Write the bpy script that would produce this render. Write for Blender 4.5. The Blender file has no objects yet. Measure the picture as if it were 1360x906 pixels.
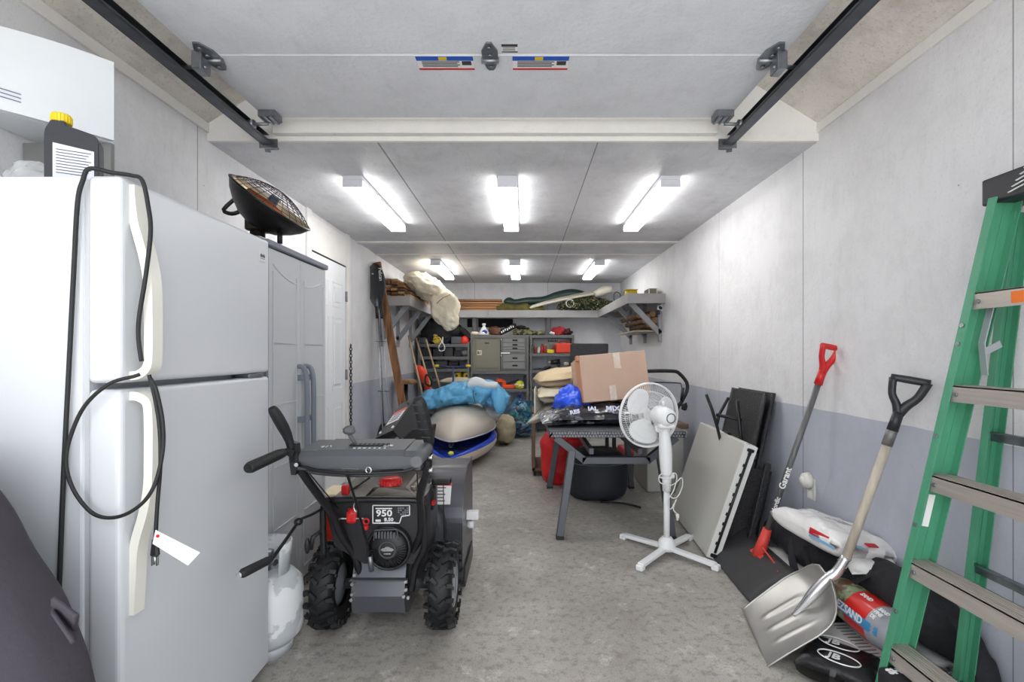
import bpy, bmesh, math, random
from mathutils import Vector, Matrix, noise, Euler
random.seed(7)
PI = math.pi
V = Vector
F = 650.0; CX = 694.0; CY = 469.0; EYE = 1.27          # focal length and vanishing point of the photograph
S = bpy.context.scene
COL = S.collection

def at(px, py, Y):
    """point of the room at depth Y seen at a photograph pixel"""
    return V(((px - CX) / F * Y, Y, EYE - (py - CY) / F * Y))

def atplane(px, py, P0, n):
    d = V(((px-CX)/F, 1, -(py-CY)/F)); o = V((0, 0, EYE)); n = V(n)
    return o + d*((V(P0)-o).dot(n)/d.dot(n))

def lin(c):
    return c / 12.92 if c <= 0.04045 else ((c + 0.055) / 1.055) ** 2.4

def rgb(r, g, b):
    return (lin(r / 255), lin(g / 255), lin(b / 255), 1)

MATS = {}
def mat(name, col, rough=0.55, metal=0.0, bump=0.0, bscale=60.0, var=0.0, vscale=6.0, stretch=None,
        emit=None, alpha=1.0, coat=0.0, trans=0.0, bdist=0.01, second=None, contrast=(0.35, 0.65)):
    if name in MATS: return MATS[name]
    m = bpy.data.materials.new(name); m.use_nodes = True
    nt = m.node_tree; b = nt.nodes['Principled BSDF']
    c = rgb(*col)
    b.inputs['Base Color'].default_value = c
    b.inputs['Roughness'].default_value = rough
    b.inputs['Metallic'].default_value = metal
    b.inputs['Alpha'].default_value = alpha
    b.inputs['Coat Weight'].default_value = coat
    b.inputs['Transmission Weight'].default_value = trans
    if emit:
        b.inputs['Emission Color'].default_value = (1, 0.985, 0.96, 1)
        b.inputs['Emission Strength'].default_value = emit
    tc = nt.nodes.new('ShaderNodeTexCoord'); src = tc.outputs['Object']
    if stretch:
        mp = nt.nodes.new('ShaderNodeMapping'); mp.inputs['Scale'].default_value = stretch
        nt.links.new(src, mp.inputs['Vector']); src = mp.outputs['Vector']
    if var > 0 or second:
        n = nt.nodes.new('ShaderNodeTexNoise'); n.inputs['Scale'].default_value = vscale
        n.inputs['Detail'].default_value = 6
        nt.links.new(src, n.inputs['Vector'])
        r = nt.nodes.new('ShaderNodeValToRGB')
        r.color_ramp.elements[0].position = contrast[0]; r.color_ramp.elements[1].position = contrast[1]
        if second: d = rgb(*second)
        else: d = tuple(max(0, x * (1 - var)) for x in c[:3]) + (1,)
        r.color_ramp.elements[0].color = d; r.color_ramp.elements[1].color = c
        nt.links.new(n.outputs['Fac'], r.inputs['Fac']); nt.links.new(r.outputs['Color'], b.inputs['Base Color'])
    if bump > 0:
        n2 = nt.nodes.new('ShaderNodeTexNoise'); n2.inputs['Scale'].default_value = bscale
        n2.inputs['Detail'].default_value = 4
        nt.links.new(src, n2.inputs['Vector'])
        bp = nt.nodes.new('ShaderNodeBump'); bp.inputs['Strength'].default_value = bump
        bp.inputs['Distance'].default_value = bdist
        nt.links.new(n2.outputs['Fac'], bp.inputs['Height']); nt.links.new(bp.outputs['Normal'], b.inputs['Normal'])
    MATS[name] = m
    return m

def frame(d):
    d = d.normalized()
    a = V((0, 0, 1)) if abs(d.z) < 0.95 else V((0, 1, 0))
    s = d.cross(a).normalized(); u = s.cross(d).normalized()
    return s, u

def smooth_path(pts, sub=6, closed=False):
    pts = [V(p) for p in pts]; n = len(pts)
    if n < 3: return pts
    out = []
    rng = range(n) if closed else range(n - 1)
    for i in rng:
        if closed: p0, p1, p2, p3 = pts[(i-1) % n], pts[i], pts[(i+1) % n], pts[(i+2) % n]
        else: p0, p1, p2, p3 = pts[max(i-1, 0)], pts[i], pts[i+1], pts[min(i+2, n-1)]
        for k in range(sub):
            t = k / sub
            out.append(0.5 * ((2*p1) + (p2-p0)*t + (2*p0-5*p1+4*p2-p3)*t*t + (3*p1-p0-3*p2+p3)*t**3))
    if not closed: out.append(pts[-1])
    return out

class MB:
    def __init__(s): s.v = []; s.f = []; s.sm = []; s.mi = []; s.m = 0
    def add(s, vs, fs, smooth=False, m=None):
        o = len(s.v); s.v += [V(p) for p in vs]
        for f in fs:
            s.f.append([i + o for i in f]); s.sm.append(smooth); s.mi.append(s.m if m is None else m)
        return s
    def bmadd(s, bm, M=None, smooth=False, m=None):
        bm.verts.ensure_lookup_table(); bm.verts.index_update()
        vs = [(M @ v.co) if M else v.co.copy() for v in bm.verts]
        s.add(vs, [[v.index for v in f.verts] for f in bm.faces], smooth, m); bm.free(); return s
    def box(s, c, size, rot=None, bev=0.0, m=None, seg=1, taper=None):
        bm = bmesh.new(); bmesh.ops.create_cube(bm, size=1)
        for v in bm.verts:
            v.co = V((v.co.x*size[0], v.co.y*size[1], v.co.z*size[2]))
            if taper and v.co.z > 0: v.co.x *= taper[0]; v.co.y *= taper[1]
        if bev > 0: bmesh.ops.bevel(bm, geom=bm.edges[:], offset=min(bev, min(size)*0.45), segments=seg, affect='EDGES', profile=0.5)
        M = Matrix.Translation(V(c))
        if rot is not None: M = M @ (rot.to_4x4() if isinstance(rot, Matrix) else Euler(rot).to_matrix().to_4x4())
        return s.bmadd(bm, M, False, m)
    def box2(s, a, b, bev=0.0, m=None, seg=1):
        a = V(a); b = V(b)
        return s.box((a+b)/2, [abs(b[i]-a[i]) for i in range(3)], None, bev, m, seg)
    def bar(s, p0, p1, w, h, bev=0.0, m=None, up=None):
        """box from p0 to p1; w across, h along 'up'"""
        p0 = V(p0); p1 = V(p1); d = (p1-p0); L = d.length; d.normalize()
        if up is None: sd, u = frame(d)
        else:
            sd = d.cross(V(up)).normalized(); u = sd.cross(d).normalized()
        M = Matrix((sd, d, u)).transposed()
        return s.box((p0+p1)/2, (w, L, h), M, bev, m)
    def tube(s, pts, r, n=8, closed=False, sub=0, m=None, caps=True, flat=1.0):
        pts = [V(p) for p in pts]
        if sub:
            if isinstance(r, (list, tuple)):
                rr = [V((x, 0, 0)) for x in r]; r = [q.x for q in smooth_path(rr, sub, closed)]
            pts = smooth_path(pts, sub, closed)
        N = len(pts); R = r if isinstance(r, (list, tuple)) else [r]*N
        vs = []; fs = []
        pu = None
        for i, p in enumerate(pts):
            if closed: d = pts[(i+1) % N] - pts[i-1]
            else: d = pts[min(i+1, N-1)] - pts[max(i-1, 0)]
            if d.length < 1e-9: d = V((0, 0, 1))
            d.normalize()
            if pu is None: sd, u = frame(d)
            else:
                u = (pu - d*pu.dot(d))
                u = u.normalized() if u.length > 1e-6 else frame(d)[1]
                sd = d.cross(u).normalized()
            pu = u
            for k in range(n):
                a = 2*PI*k/n
                vs.append(p + (sd*math.cos(a) + u*math.sin(a)*flat)*R[i])
        M = N if closed else N-1
        for i in range(M):
            for k in range(n):
                a = i*n+k; b = i*n+(k+1) % n; c = ((i+1) % N)*n+(k+1) % n; e = ((i+1) % N)*n+k
                fs.append([a, b, c, e])
        s.add(vs, fs, True, m)
        if caps and not closed:
            s.add(vs[:n], [list(range(n))[::-1]], False, m); s.add(vs[-n:], [list(range(n))], False, m)
        return s
    def cyl(s, p0, p1, r0, r1=None, n=20, m=None, caps=True):
        return s.tube([p0, p1], [r0, r0 if r1 is None else r1], n=n, m=m, caps=caps)
    def lathe(s, prof, org, axis=(0, 0, 1), n=32, m=None, smooth=True, caps=False):
        ax = V(axis).normalized(); sd, u = frame(ax); org = V(org)
        vs = []; fs = []
        for (r, h) in prof:
            for k in range(n):
                a = 2*PI*k/n; vs.append(org + ax*h + (sd*math.cos(a) + u*math.sin(a))*r)
        for i in range(len(prof)-1):
            for k in range(n):
                fs.append([i*n+k, i*n+(k+1) % n, (i+1)*n+(k+1) % n, (i+1)*n+k])
        s.add(vs, fs, smooth, m)
        if caps:
            s.add(vs[:n], [list(range(n))[::-1]], False, m); s.add(vs[-n:], [list(range(n))], False, m)
        return s
    def ring(s, c, axis, R, r, n=48, k=6, m=None):
        ax = V(axis).normalized(); sd, u = frame(ax); c = V(c)
        return s.tube([c + (sd*math.cos(2*PI*i/n) + u*math.sin(2*PI*i/n))*R for i in range(n)], r, n=k, closed=True, m=m)
    def prism(s, poly, d, m=None, smooth=False):
        """planar polygon of 3D points extruded by vector d"""
        n = len(poly); d = V(d); a = [V(p) for p in poly]; b = [p+d for p in a]
        fs = [list(range(n))[::-1], [n+i for i in range(n)]]
        s.add(a+b, fs, False, m)
        s.add(a+b, [[i, (i+1) % n, n+(i+1) % n, n+i] for i in range(n)], smooth, m); return s
    def blob(s, c, r, e=(1, 1), nz=0.0, ns=3.0, seed=0, rot=None, nu=40, nv=24, flat=None, fn=None, m=None):
        """superellipsoid with crumpled surface; flat: clip z below this world value"""
        c = V(c); R = Euler(rot).to_matrix() if rot else Matrix.Identity(3)
        sp = lambda x, p: math.copysign(abs(x)**p, x)
        vs = []; fs = []
        for j in range(nv+1):
            ph = -PI/2 + PI*j/nv
            for i in range(nu):
                th = 2*PI*i/nu
                p = V((sp(math.cos(ph), e[1])*sp(math.cos(th), e[0]), sp(math.cos(ph), e[1])*sp(math.sin(th), e[0]), sp(math.sin(ph), e[1])))
                q = V((p.x*r[0], p.y*r[1], p.z*r[2]))
                if fn: q = fn(q, p)
                if nz:
                    w = q*ns + V((seed*7.3, seed*3.1, seed*1.7))
                    k = noise.noise(w) + 0.5*noise.noise(w*2.3) + 0.3*(1-abs(noise.noise(w*1.7+V((9, 9, 9))))*3)
                    dn = p.normalized() if p.length > 0 else V((0, 0, 1))
                    q = q + dn*nz*k
                q = c + R @ q
                if flat is not None and q.z < flat: q.z = flat + (q.z-flat)*0.02
                vs.append(q)
        for j in range(nv):
            for i in range(nu):
                fs.append([j*nu+i, j*nu+(i+1) % nu, (j+1)*nu+(i+1) % nu, (j+1)*nu+i])
        return s.add(vs, fs, True, m)
    def pillow(s, c, size, rot=None, nz=0.01, ns=6.0, seed=0, n=28, edge=0.12, m=None, fn=None, bottom=0.35, pw=2.6):
        """sack or cushion: c is the centre of its base plane"""
        c = V(c); lx, ly, h = size; R = Euler(rot).to_matrix() if rot else Matrix.Identity(3)
        vs = []; fs = []
        for side in (1, -1):
            for j in range(n+1):
                for i in range(n+1):
                    u = -1 + 2*i/n; v = -1 + 2*j/n
                    k = max(0.0, (1-abs(u)**pw)*(1-abs(v)**pw))**0.5
                    z = h*(bottom + (1-bottom)*k) if side > 0 else h*bottom*(1-k**0.7)
                    pin = 1 - edge*0.35*(u*u*(1-v*v)*0 + (1-abs(v))*(abs(u)**6)) 
                    x = u*lx/2*(1-edge*(abs(u)**3)*(1-abs(v))*0.6); y = v*ly/2*(1-edge*(abs(v)**3)*(1-abs(u))*0.6)
                    q = V((x, y, z))
                    w = q*ns + V((seed*5.1, seed*2.7, 0))
                    d = nz*(noise.noise(w) + 0.6*noise.noise(w*2.1) - 0.5*abs(noise.noise(w*1.3+V((4, 4, 4))))*2)
                    q.z += d*(k if side < 0 else (0.3+0.7*k))*(1 if side > 0 else 0.1)
                    if fn: q = fn(q)
                    vs.append(c + R @ q)
        N = (n+1)*(n+1)
        for j in range(n):
            for i in range(n):
                a = j*(n+1)+i
                fs.append([a, a+1, a+n+2, a+n+1]); fs.append([N+a+n+1, N+a+n+2, N+a+1, N+a])
        for i in range(n):
            a = i; fs.append([N+a, N+a+1, a+1, a]); a = n*(n+1)+i; fs.append([a, a+1, N+a+1, N+a])
            a = i*(n+1); b = (i+1)*(n+1); fs.append([a, b, N+b, N+a]); a = i*(n+1)+n; b = a+n+1; fs.append([N+a, N+b, b, a])
        return s.add(vs, fs, True, m)
    def sheet(s, fn, nu, nv, th=0.004, m=None, smooth=True):
        """closed cloth: fn(u,v)->point, given thickness along the local normal"""
        g = [[V(fn(i/nu, j/nv)) for i in range(nu+1)] for j in range(nv+1)]
        top = []; bot = []
        for j in range(nv+1):
            for i in range(nu+1):
                a = g[j][min(i+1, nu)]-g[j][max(i-1, 0)]; b = g[min(j+1, nv)][i]-g[max(j-1, 0)][i]
                nn = a.cross(b); nn = nn.normalized() if nn.length > 1e-9 else V((0, 0, 1))
                top.append(g[j][i]+nn*th/2); bot.append(g[j][i]-nn*th/2)
        N = len(top); w = nu+1; fs = []
        for j in range(nv):
            for i in range(nu):
                a = j*w+i; fs.append([a, a+1, a+w+1, a+w]); fs.append([N+a+w, N+a+w+1, N+a+1, N+a])
        for i in range(nu):
            a = i; fs.append([N+a, N+a+1, a+1, a]); a = nv*w+i; fs.append([a, a+1, N+a+1, N+a])
        for j in range(nv):
            a = j*w; b = a+w; fs.append([a, b, N+b, N+a]); a += nu; b += nu; fs.append([N+a, N+b, b, a])
        return s.add(top+bot, fs, smooth, m)
    def text(s, txt, size, org, xd, yd, m=None, ext=0.0006, align='LEFT', xs=1.0, bold=0.0):
        cu = bpy.data.curves.new('lettering', 'FONT'); cu.body = txt; cu.size = size; cu.extrude = ext; cu.offset = bold
        cu.align_x = align; cu.resolution_u = 2
        ob = bpy.data.objects.new('lettering', cu); COL.objects.link(ob)
        dg = bpy.context.evaluated_depsgraph_get(); me = bpy.data.meshes.new_from_object(ob.evaluated_get(dg))
        xd = V(xd).normalized(); yd = V(yd); yd = (yd - xd*yd.dot(xd)).normalized(); zd = xd.cross(yd)
        vs = [V(org) + xd*v.co.x*xs + yd*v.co.y + zd*v.co.z for v in me.vertices]
        s.add(vs, [list(p.vertices) for p in me.polygons], False, m)
        bpy.data.objects.remove(ob); bpy.data.curves.remove(cu); bpy.data.meshes.remove(me)
        return s
    def mesh(s, name, mats, M):
        me = bpy.data.meshes.new(name)
        inv = M.inverted()
        me.from_pydata([tuple(inv @ p) for p in s.v], [], s.f)
        for x in (mats if isinstance(mats, (list, tuple)) else [mats]): me.materials.append(x)
        me.polygons.foreach_set('use_smooth', s.sm); me.polygons.foreach_set('material_index', s.mi)
        me.update(); me.validate()
        bm = bmesh.new(); bm.from_mesh(me); bmesh.ops.remove_doubles(bm, verts=bm.verts, dist=1e-6)
        bmesh.ops.recalc_face_normals(bm, faces=bm.faces); bm.to_mesh(me); bm.free()
        return me

WM = {}
def tag(o, label=None, cat=None, group=None, kind=None):
    if label: o['label'] = label
    if cat: o['category'] = cat
    if group: o['group'] = group
    if kind: o['kind'] = kind
    return o
def thing(name, label, cat, loc, group=None, rz=0.0):
    o = bpy.data.objects.new(name, None); COL.objects.link(o); o.location = loc; o.rotation_euler = (0, 0, rz)
    o.empty_display_size = 0.1
    WM[o.name] = Matrix.Translation(V(loc)) @ Matrix.Rotation(rz, 4, 'Z')
    return tag(o, label, cat, group)
def part(p, name, mb, mats, label=None, kind=None):
    """p: parent thing or part. Geometry given in room coordinates."""
    M = WM[p.name]
    o = bpy.data.objects.new(name, mb.mesh(name, mats, M)); COL.objects.link(o); o.parent = p
    WM[o.name] = M
    if label: o['label'] = label
    if kind: o['kind'] = kind
    return o
def solo(name, mb, mats, label, cat, group=None, loc=None):
    """a thing that is one mesh; its origin sits at its base"""
    if loc is None:
        n = len(mb.v); xs = [v.x for v in mb.v]; ys = [v.y for v in mb.v]; zs = [v.z for v in mb.v]
        loc = V(((min(xs)+max(xs))/2, (min(ys)+max(ys))/2, min(zs)))
    M = Matrix.Translation(V(loc))
    o = bpy.data.objects.new(name, mb.mesh(name, mats, M)); COL.objects.link(o); o.location = loc
    WM[o.name] = M
    return tag(o, label, cat, group)
def struct(name, mb, mats, parent=None):
    M = Matrix.Identity(4)
    o = bpy.data.objects.new(name, mb.mesh(name, mats, M)); COL.objects.link(o); WM[o.name] = M
    if parent: o.parent = parent
    else: o['kind'] = 'structure'
    return o
def dup(root, loc, rz=0.0, label=None, group=None, scale=None):
    r = root.copy(); COL.objects.link(r); r.location = loc; r.rotation_euler = (0, 0, rz)
    if scale: r.scale = scale
    if label: r['label'] = label
    if group: r['group'] = group
    for ch in [c for c in bpy.data.objects if c.parent == root]:
        c = ch.copy(); COL.objects.link(c); c.parent = r
        for g in [x for x in bpy.data.objects if x.parent == ch]:
            d = g.copy(); COL.objects.link(d); d.parent = c
    return r
# ---------------------------------------------------------------- common materials
white = mat('white_enamel', (207, 210, 215), 0.28, bump=0.04, bscale=300, var=0.03, vscale=2)
white2 = mat('white_plastic', (236, 237, 238), 0.35)
ivory = mat('ivory_plastic', (228, 227, 217), 0.35)
black = mat('black_plastic', (26, 26, 29), 0.45, bump=0.05, bscale=200)
blackm = mat('black_metal', (22, 22, 25), 0.32, 0.2)
rubber = mat('rubber', (24, 25, 27), 0.6, bump=0.15, bscale=80)
greym = mat('painted_grey_metal', (104, 107, 106), 0.5, 0.1, var=0.15, vscale=12)
steel = mat('galvanised_steel', (150, 154, 160), 0.35, 0.85, var=0.25, vscale=25)
chrome = mat('bright_metal', (215, 217, 220), 0.22, 0.9)
red = mat('red_plastic', (202, 30, 32), 0.4)
redo = mat('orange_red_plastic', (226, 62, 30), 0.4)
yellow = mat('yellow_plastic', (226, 196, 32), 0.4)
blue = mat('blue_plastic', (28, 66, 205), 0.38)
graphite = mat('graphite_plastic', (84, 86, 91), 0.5, bump=0.08, bscale=240)
darkgap = mat('dark_gap', (38, 38, 40), 0.8)
paper = mat('label_paper', (236, 236, 236), 0.6)
ink = mat('label_ink', (60, 60, 66), 0.6)
wood = mat('pine_wood', (176, 122, 68), 0.6, stretch=(1, 1, 1), var=0.45, vscale=9, bump=0.1)
wood_y = mat('pine_wood_along_room', (168, 112, 62), 0.6, stretch=(14, 1, 14), var=0.55, vscale=3, bump=0.1)
wood_x = mat('pine_wood_across_room', (158, 116, 74), 0.6, stretch=(1, 14, 14), var=0.55, vscale=3, bump=0.1)
wood_z = mat('pine_wood_upright', (158, 108, 66), 0.6, stretch=(14, 14, 1.4), var=0.75, vscale=2.2, bump=0.1)
pole_wood = mat('pale_pole_wood', (196, 170, 136), 0.55, stretch=(20, 20, 2), var=0.25, vscale=3)
olive = mat('olive_canvas', (104, 96, 44), 0.85, var=0.45, vscale=9, bump=0.3, bscale=30)
camo = mat('camouflage_cloth', (128, 120, 84), 0.85, second=(44, 48, 32), vscale=16, contrast=(0.45, 0.55), bump=0.5, bscale=40)
navy = mat('navy_fabric', (34, 42, 70), 0.7, bump=0.2, bscale=40)
blackf = mat('black_fabric', (30, 30, 34), 0.85, bump=0.35, bscale=25, var=0.3, vscale=8)
beige = mat('beige_plastic', (206, 198, 184), 0.42, bump=0.06, bscale=120, var=0.06, vscale=4)

def wall_material(name, axis, seams, low=(184, 188, 200), high=(226, 226, 228), smudge=1.0, line=0.96, seamw=0.0025, seamz=None, grime=(150, 148, 146)):
    """brushed board with rubbed paint, nail heads, plywood joints, and a grey-painted dado"""
    m = bpy.data.materials.new(name); m.use_nodes = True; nt = m.node_tree; N = nt.nodes; L = nt.links
    b = N['Principled BSDF']; b.inputs['Roughness'].default_value = 0.55
    tc = N.new('ShaderNodeTexCoord'); sx = N.new('ShaderNodeSeparateXYZ'); L.new(tc.outputs['Object'], sx.inputs[0])
    def noise_n(scale, detail=6, strech=None, rough=0.6):
        n = N.new('ShaderNodeTexNoise'); n.inputs['Scale'].default_value = scale; n.inputs['Detail'].default_value = detail
        n.inputs['Roughness'].default_value = rough
        if strech:
            mp = N.new('ShaderNodeMapping'); mp.inputs['Scale'].default_value = strech; L.new(tc.outputs['Object'], mp.inputs[0]); L.new(mp.outputs[0], n.inputs['Vector'])
        else: L.new(tc.outputs['Object'], n.inputs['Vector'])
        return n.outputs['Fac']
    def ramp(src, a, b_, ca=(0, 0, 0, 1), cb=(1, 1, 1, 1)):
        r = N.new('ShaderNodeValToRGB'); e = r.color_ramp.elements; e[0].position = a; e[1].position = b_; e[0].color = ca; e[1].color = cb
        L.new(src, r.inputs[0]); return r.outputs[0]
    def mix(fac, a, c):
        x = N.new('ShaderNodeMix'); x.data_type = 'RGBA'
        if isinstance(fac, float): x.inputs[0].default_value = fac
        else: L.new(fac, x.inputs[0])
        for s_, k in ((a, 6), (c, 7)):
            if isinstance(s_, tuple): x.inputs[k].default_value = s_
            else: L.new(s_, x.inputs[k])
        return x.outputs[2]
    def mth(op, a, c=None, clamp=False):
        x = N.new('ShaderNodeMath'); x.operation = op; x.use_clamp = clamp
        for s_, k in ((a, 0), (c, 1)):
            if s_ is None: continue
            if isinstance(s_, (int, float)): x.inputs[k].default_value = s_
            else: L.new(s_, x.inputs[k])
        return x.outputs[0]
    if line is not None:
        z = mth('ADD', sx.outputs[2], mth('MULTIPLY', mth('SUBTRACT', noise_n(8, 3), 0.5), 0.012))
        base = mix(mth('GREATER_THAN', z, line), rgb(*low), rgb(*high))
    else: base = rgb(*high)
    sm = mth('MULTIPLY', ramp(noise_n(3.2, 8, None, 0.7), 0.44, 0.80), 0.30*smudge)
    col = mix(sm, base, rgb(*grime))
    st = mth('MULTIPLY', ramp(noise_n(18, 5, (1, 1, 0.25) if axis != 'z' else (1, 0.3, 1)), 0.55, 0.75), 0.13*smudge)
    col = mix(st, col, rgb(*grime))
    fine = mth('MULTIPLY', ramp(noise_n(90, 4), 0.56, 0.72), 0.2*smudge)
    col = mix(fine, col, rgb(*grime))
    vo = N.new('ShaderNodeTexVoronoi'); vo.inputs['Scale'].default_value = 6.5; L.new(tc.outputs['Object'], vo.inputs['Vector'])
    dots = mth('LESS_THAN', vo.outputs['Distance'], 0.022)
    col = mix(mth('MULTIPLY', dots, 0.7), col, rgb(70, 70, 72))
    ax = {'x': 0, 'y': 1}
    for (which, pos, w) in seams:
        d = mth('ABSOLUTE', mth('SUBTRACT', sx.outputs[{'x': 0, 'y': 1, 'z': 2}[which]], pos))
        k = mth('LESS_THAN', d, w)
        col = mix(mth('MULTIPLY', k, 0.75), col, rgb(84, 82, 84))
    L.new(col, b.inputs['Base Color'])
    bp = N.new('ShaderNodeBump'); bp.inputs['Strength'].default_value = 0.25; bp.inputs['Distance'].default_value = 0.01
    L.new(noise_n(45, 6), bp.inputs['Height']); L.new(bp.outputs['Normal'], b.inputs['Normal'])
    return m

XL, XR, YB, HC = -1.74, 1.634, 8.17, 2.44
YF = -0.5
wl = wall_material('painted_board_left', 'y', [('y', 2.62, .003), ('y', 5.0, .002), ('y', 6.22, .0015)])
wr = wall_material('painted_board_right', 'y', [('y', 2.85, .0035), ('y', 4.07, .002), ('y', 5.29, .0015), ('y', 6.51, .0015), ('y', 1.63, .002)])
wb = wall_material('painted_board_back', 'x', [('x', -0.80, .002), ('x', 0.42, .002)], high=(222, 223, 228))
wc = wall_material('painted_board_ceiling', 'z', [('x', -0.804, .005), ('x', 0.418, .0035), ('y', 6.35, .002)], line=None, high=(216, 217, 221), smudge=1.4, grime=(132, 132, 136))
wf = wall_material('painted_board_front_ceiling', 'z', [], line=None, high=(232, 227, 219), smudge=2.0, grime=(132, 124, 114))
wt = wall_material('white_trim_paint', 'z', [], line=None, high=(236, 234, 230), smudge=0.5)

mb = MB(); mb.box2((XL-.1, YF, 0), (XL, YB+.1, 2.60)); struct('wall_left', mb, wl)
mb = MB(); mb.box2((XR, YF, 0), (XR+.1, YB+.1, 2.60)); struct('wall_right', mb, wr)
mb = MB(); mb.box2((XL, YB, 0), (XR, YB+.1, 2.60)); struct('wall_back', mb, wb)

# concrete floor: speckles, stains, worn paint
m = bpy.data.materials.new('worn_concrete'); m.use_nodes = True; nt = m.node_tree; b = nt.nodes['Principled BSDF']
b.inputs['Roughness'].default_value = 0.42
tc = nt.nodes.new('ShaderNodeTexCoord')
def nz(scale, detail=8, rough=0.6):
    n = nt.nodes.new('ShaderNodeTexNoise'); n.inputs['Scale'].default_value = scale; n.inputs['Detail'].default_value = detail; n.inputs['Roughness'].default_value = rough
    nt.links.new(tc.outputs['Object'], n.inputs['Vector']); return n.outputs['Fac']
def rp(src, stops):
    r = nt.nodes.new('ShaderNodeValToRGB'); cr = r.color_ramp
    while len(cr.elements) < len(stops): cr.elements.new(0.5)
    for e, (p, c) in zip(cr.elements, stops): e.position = p; e.color = c
    nt.links.new(src, r.inputs[0]); return r.outputs[0]
def mx(f, a, c):
    x = nt.nodes.new('ShaderNodeMix'); x.data_type = 'RGBA'
    for s_, k in ((f, 0), (a, 6), (c, 7)):
        if isinstance(s_, (tuple, float)): x.inputs[k].default_value = s_
        else: nt.links.new(s_, x.inputs[k])
    return x.outputs[2]
W = (1, 1, 1, 1); K = (0, 0, 0, 1)
c = rp(nz(1.6, 10, 0.65), [(0.3, rgb(148, 143, 136)), (0.5, rgb(168, 164, 157)), (0.7, rgb(184, 181, 174))])
c = mx(rp(nz(26, 6, .7), [(0.50, K), (0.62, (.6, .6, .6, 1))]), c, rgb(122, 117, 110))
c = mx(rp(nz(7, 8, .75), [(0.56, K), (0.66, (.7, .7, .7, 1))]), c, rgb(208, 206, 202))
c = mx(rp(nz(150, 3), [(0.58, K), (0.66, (.8, .8, .8, 1))]), c, rgb(96, 90, 84))
c = mx(rp(nz(3.3, 9, .8), [(0.68, K), (0.74, (.6, .6, .6, 1))]), c, rgb(160, 132, 100))
nt.links.new(c, b.inputs['Base Color'])
bp = nt.nodes.new('ShaderNodeBump'); bp.inputs['Strength'].default_value = 0.2; bp.inputs['Distance'].default_value = 0.01
nt.links.new(nz(60), bp.inputs['Height']); nt.links.new(bp.outputs['Normal'], b.inputs['Normal'])
nt.links.new(rp(nz(5), [(0.3, (.3, .3, .3, 1)), (0.7, (.6, .6, .6, 1))]), b.inputs['Roughness'])
mb = MB(); mb.box2((XL-.1, YF, -.1), (XR+.1, YB+.1, 0)); struct('floor', mb, m)
drive = mat('driveway_concrete', (186, 184, 180), 0.8, var=0.2, vscale=3)
mb = MB(); mb.box2((-9, -12, -.12), (9, YF, -.02)); struct('driveway', mb, drive)

# rear flat ceiling, with gable board and the pitched roof boards over the open door
mb = MB(); mb.box2((XL, 2.72, HC), (XR, YB, HC+.08)); struct('ceiling', mb, wc)
pitch = 0.62
mb = MB()
for sgn, x0 in ((1, XR), (-1, XL)):
    xm = (XR+XL)/2; z0 = 2.535; z1 = z0+abs(x0-xm)*pitch
    mb.prism([(x0, YF, z0), (xm, YF, z1), (xm, YF, z1+.06), (x0, YF, z0+.06)], (0, 2.72-YF, 0))
struct('ceiling_pitched', mb, wf)
xm = (XR+XL)/2
mb = MB(); mb.prism([(XL, 2.70, HC), (XR, 2.70, HC), (XR, 2.70, 2.54), (xm, 2.70, 2.54+(XR-xm)*pitch), (XL, 2.70, 2.54)], (0, .02, 0)); struct('wall_gable', mb, wt)
mb = MB(); mb.box2((-1.36, 2.655, 2.465), (1.06, 2.70, 2.535), .003); mb.box2((-1.36, 2.66, 2.535), (1.06, 2.70, 2.62), .003); struct('trim_1', mb, wt)
mb = MB(); mb.box2((XR-.012, YF, 2.485), (XR, 2.70, 2.535)); struct('trim_2', mb, wt)
mb = MB(); mb.box2((XL, YF, 2.485), (XL+.012, 2.70, 2.535)); struct('trim_3', mb, wt)
mb = MB(); mb.box2((XL, 5.12, HC-.012), (XR, 5.20, HC), .003); struct('trim_4', mb, wt)
mb = MB(); mb.box2((XL, 5.78, HC-.006), (XR, 5.82, HC)); struct('trim_5', mb, wt)

# side door in the left wall
dm = mat('door_white', (226, 228, 232), 0.4)
mb = MB(); mb.box2((XL, 3.92, 0), (XL+.018, 4.0, 2.44)); mb.box2((XL, 4.79, 0), (XL+.018, 4.88, 2.44)); mb.box2((XL, 4.0, 2.12), (XL+.014, 4.79, 2.40)); struct('trim_6', mb, wt)
mb = MB(); mb.box2((XL, 4.0, 2.108), (XL+.010, 4.79, 2.12)); mb.box2((XL, 4.782, .02), (XL+.010, 4.79, 2.11)); struct('trim_7', mb, darkgap)
mb = MB(); mb.box2((XL, 4.01, .02), (XL+.012, 4.78, 2.105))
for (z0, z1) in ((.22, .80), (.94, 1.60), (1.70, 1.92)):
    for (y0, y1) in ((4.10, 4.34), (4.44, 4.68)):
        for a, b_ in (((y0, z0), (y1, z0)), ((y1, z0), (y1, z1)), ((y1, z1), (y0, z1)), ((y0, z1), (y0, z0))):
            mb.bar((XL+.012, a[0], a[1]), (XL+.012, b_[0], b_[1]), .012, .012)
        mb.box2((XL+.01, y0+.04, z0+.04), (XL+.02, y1-.04, z1-.04), .004)
d1 = struct('door_1', mb, dm)
for z in (1.82, 1.06, .3):
    mb = MB(); mb.box2((XL+.012, 4.765, z-.05), (XL+.022, 4.80, z+.05)); mb.cyl((XL+.024, 4.785, z-.05), (XL+.024, 4.785, z+.05), .006, n=10)
    h = struct('door_hinge', mb, steel, d1)

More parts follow.
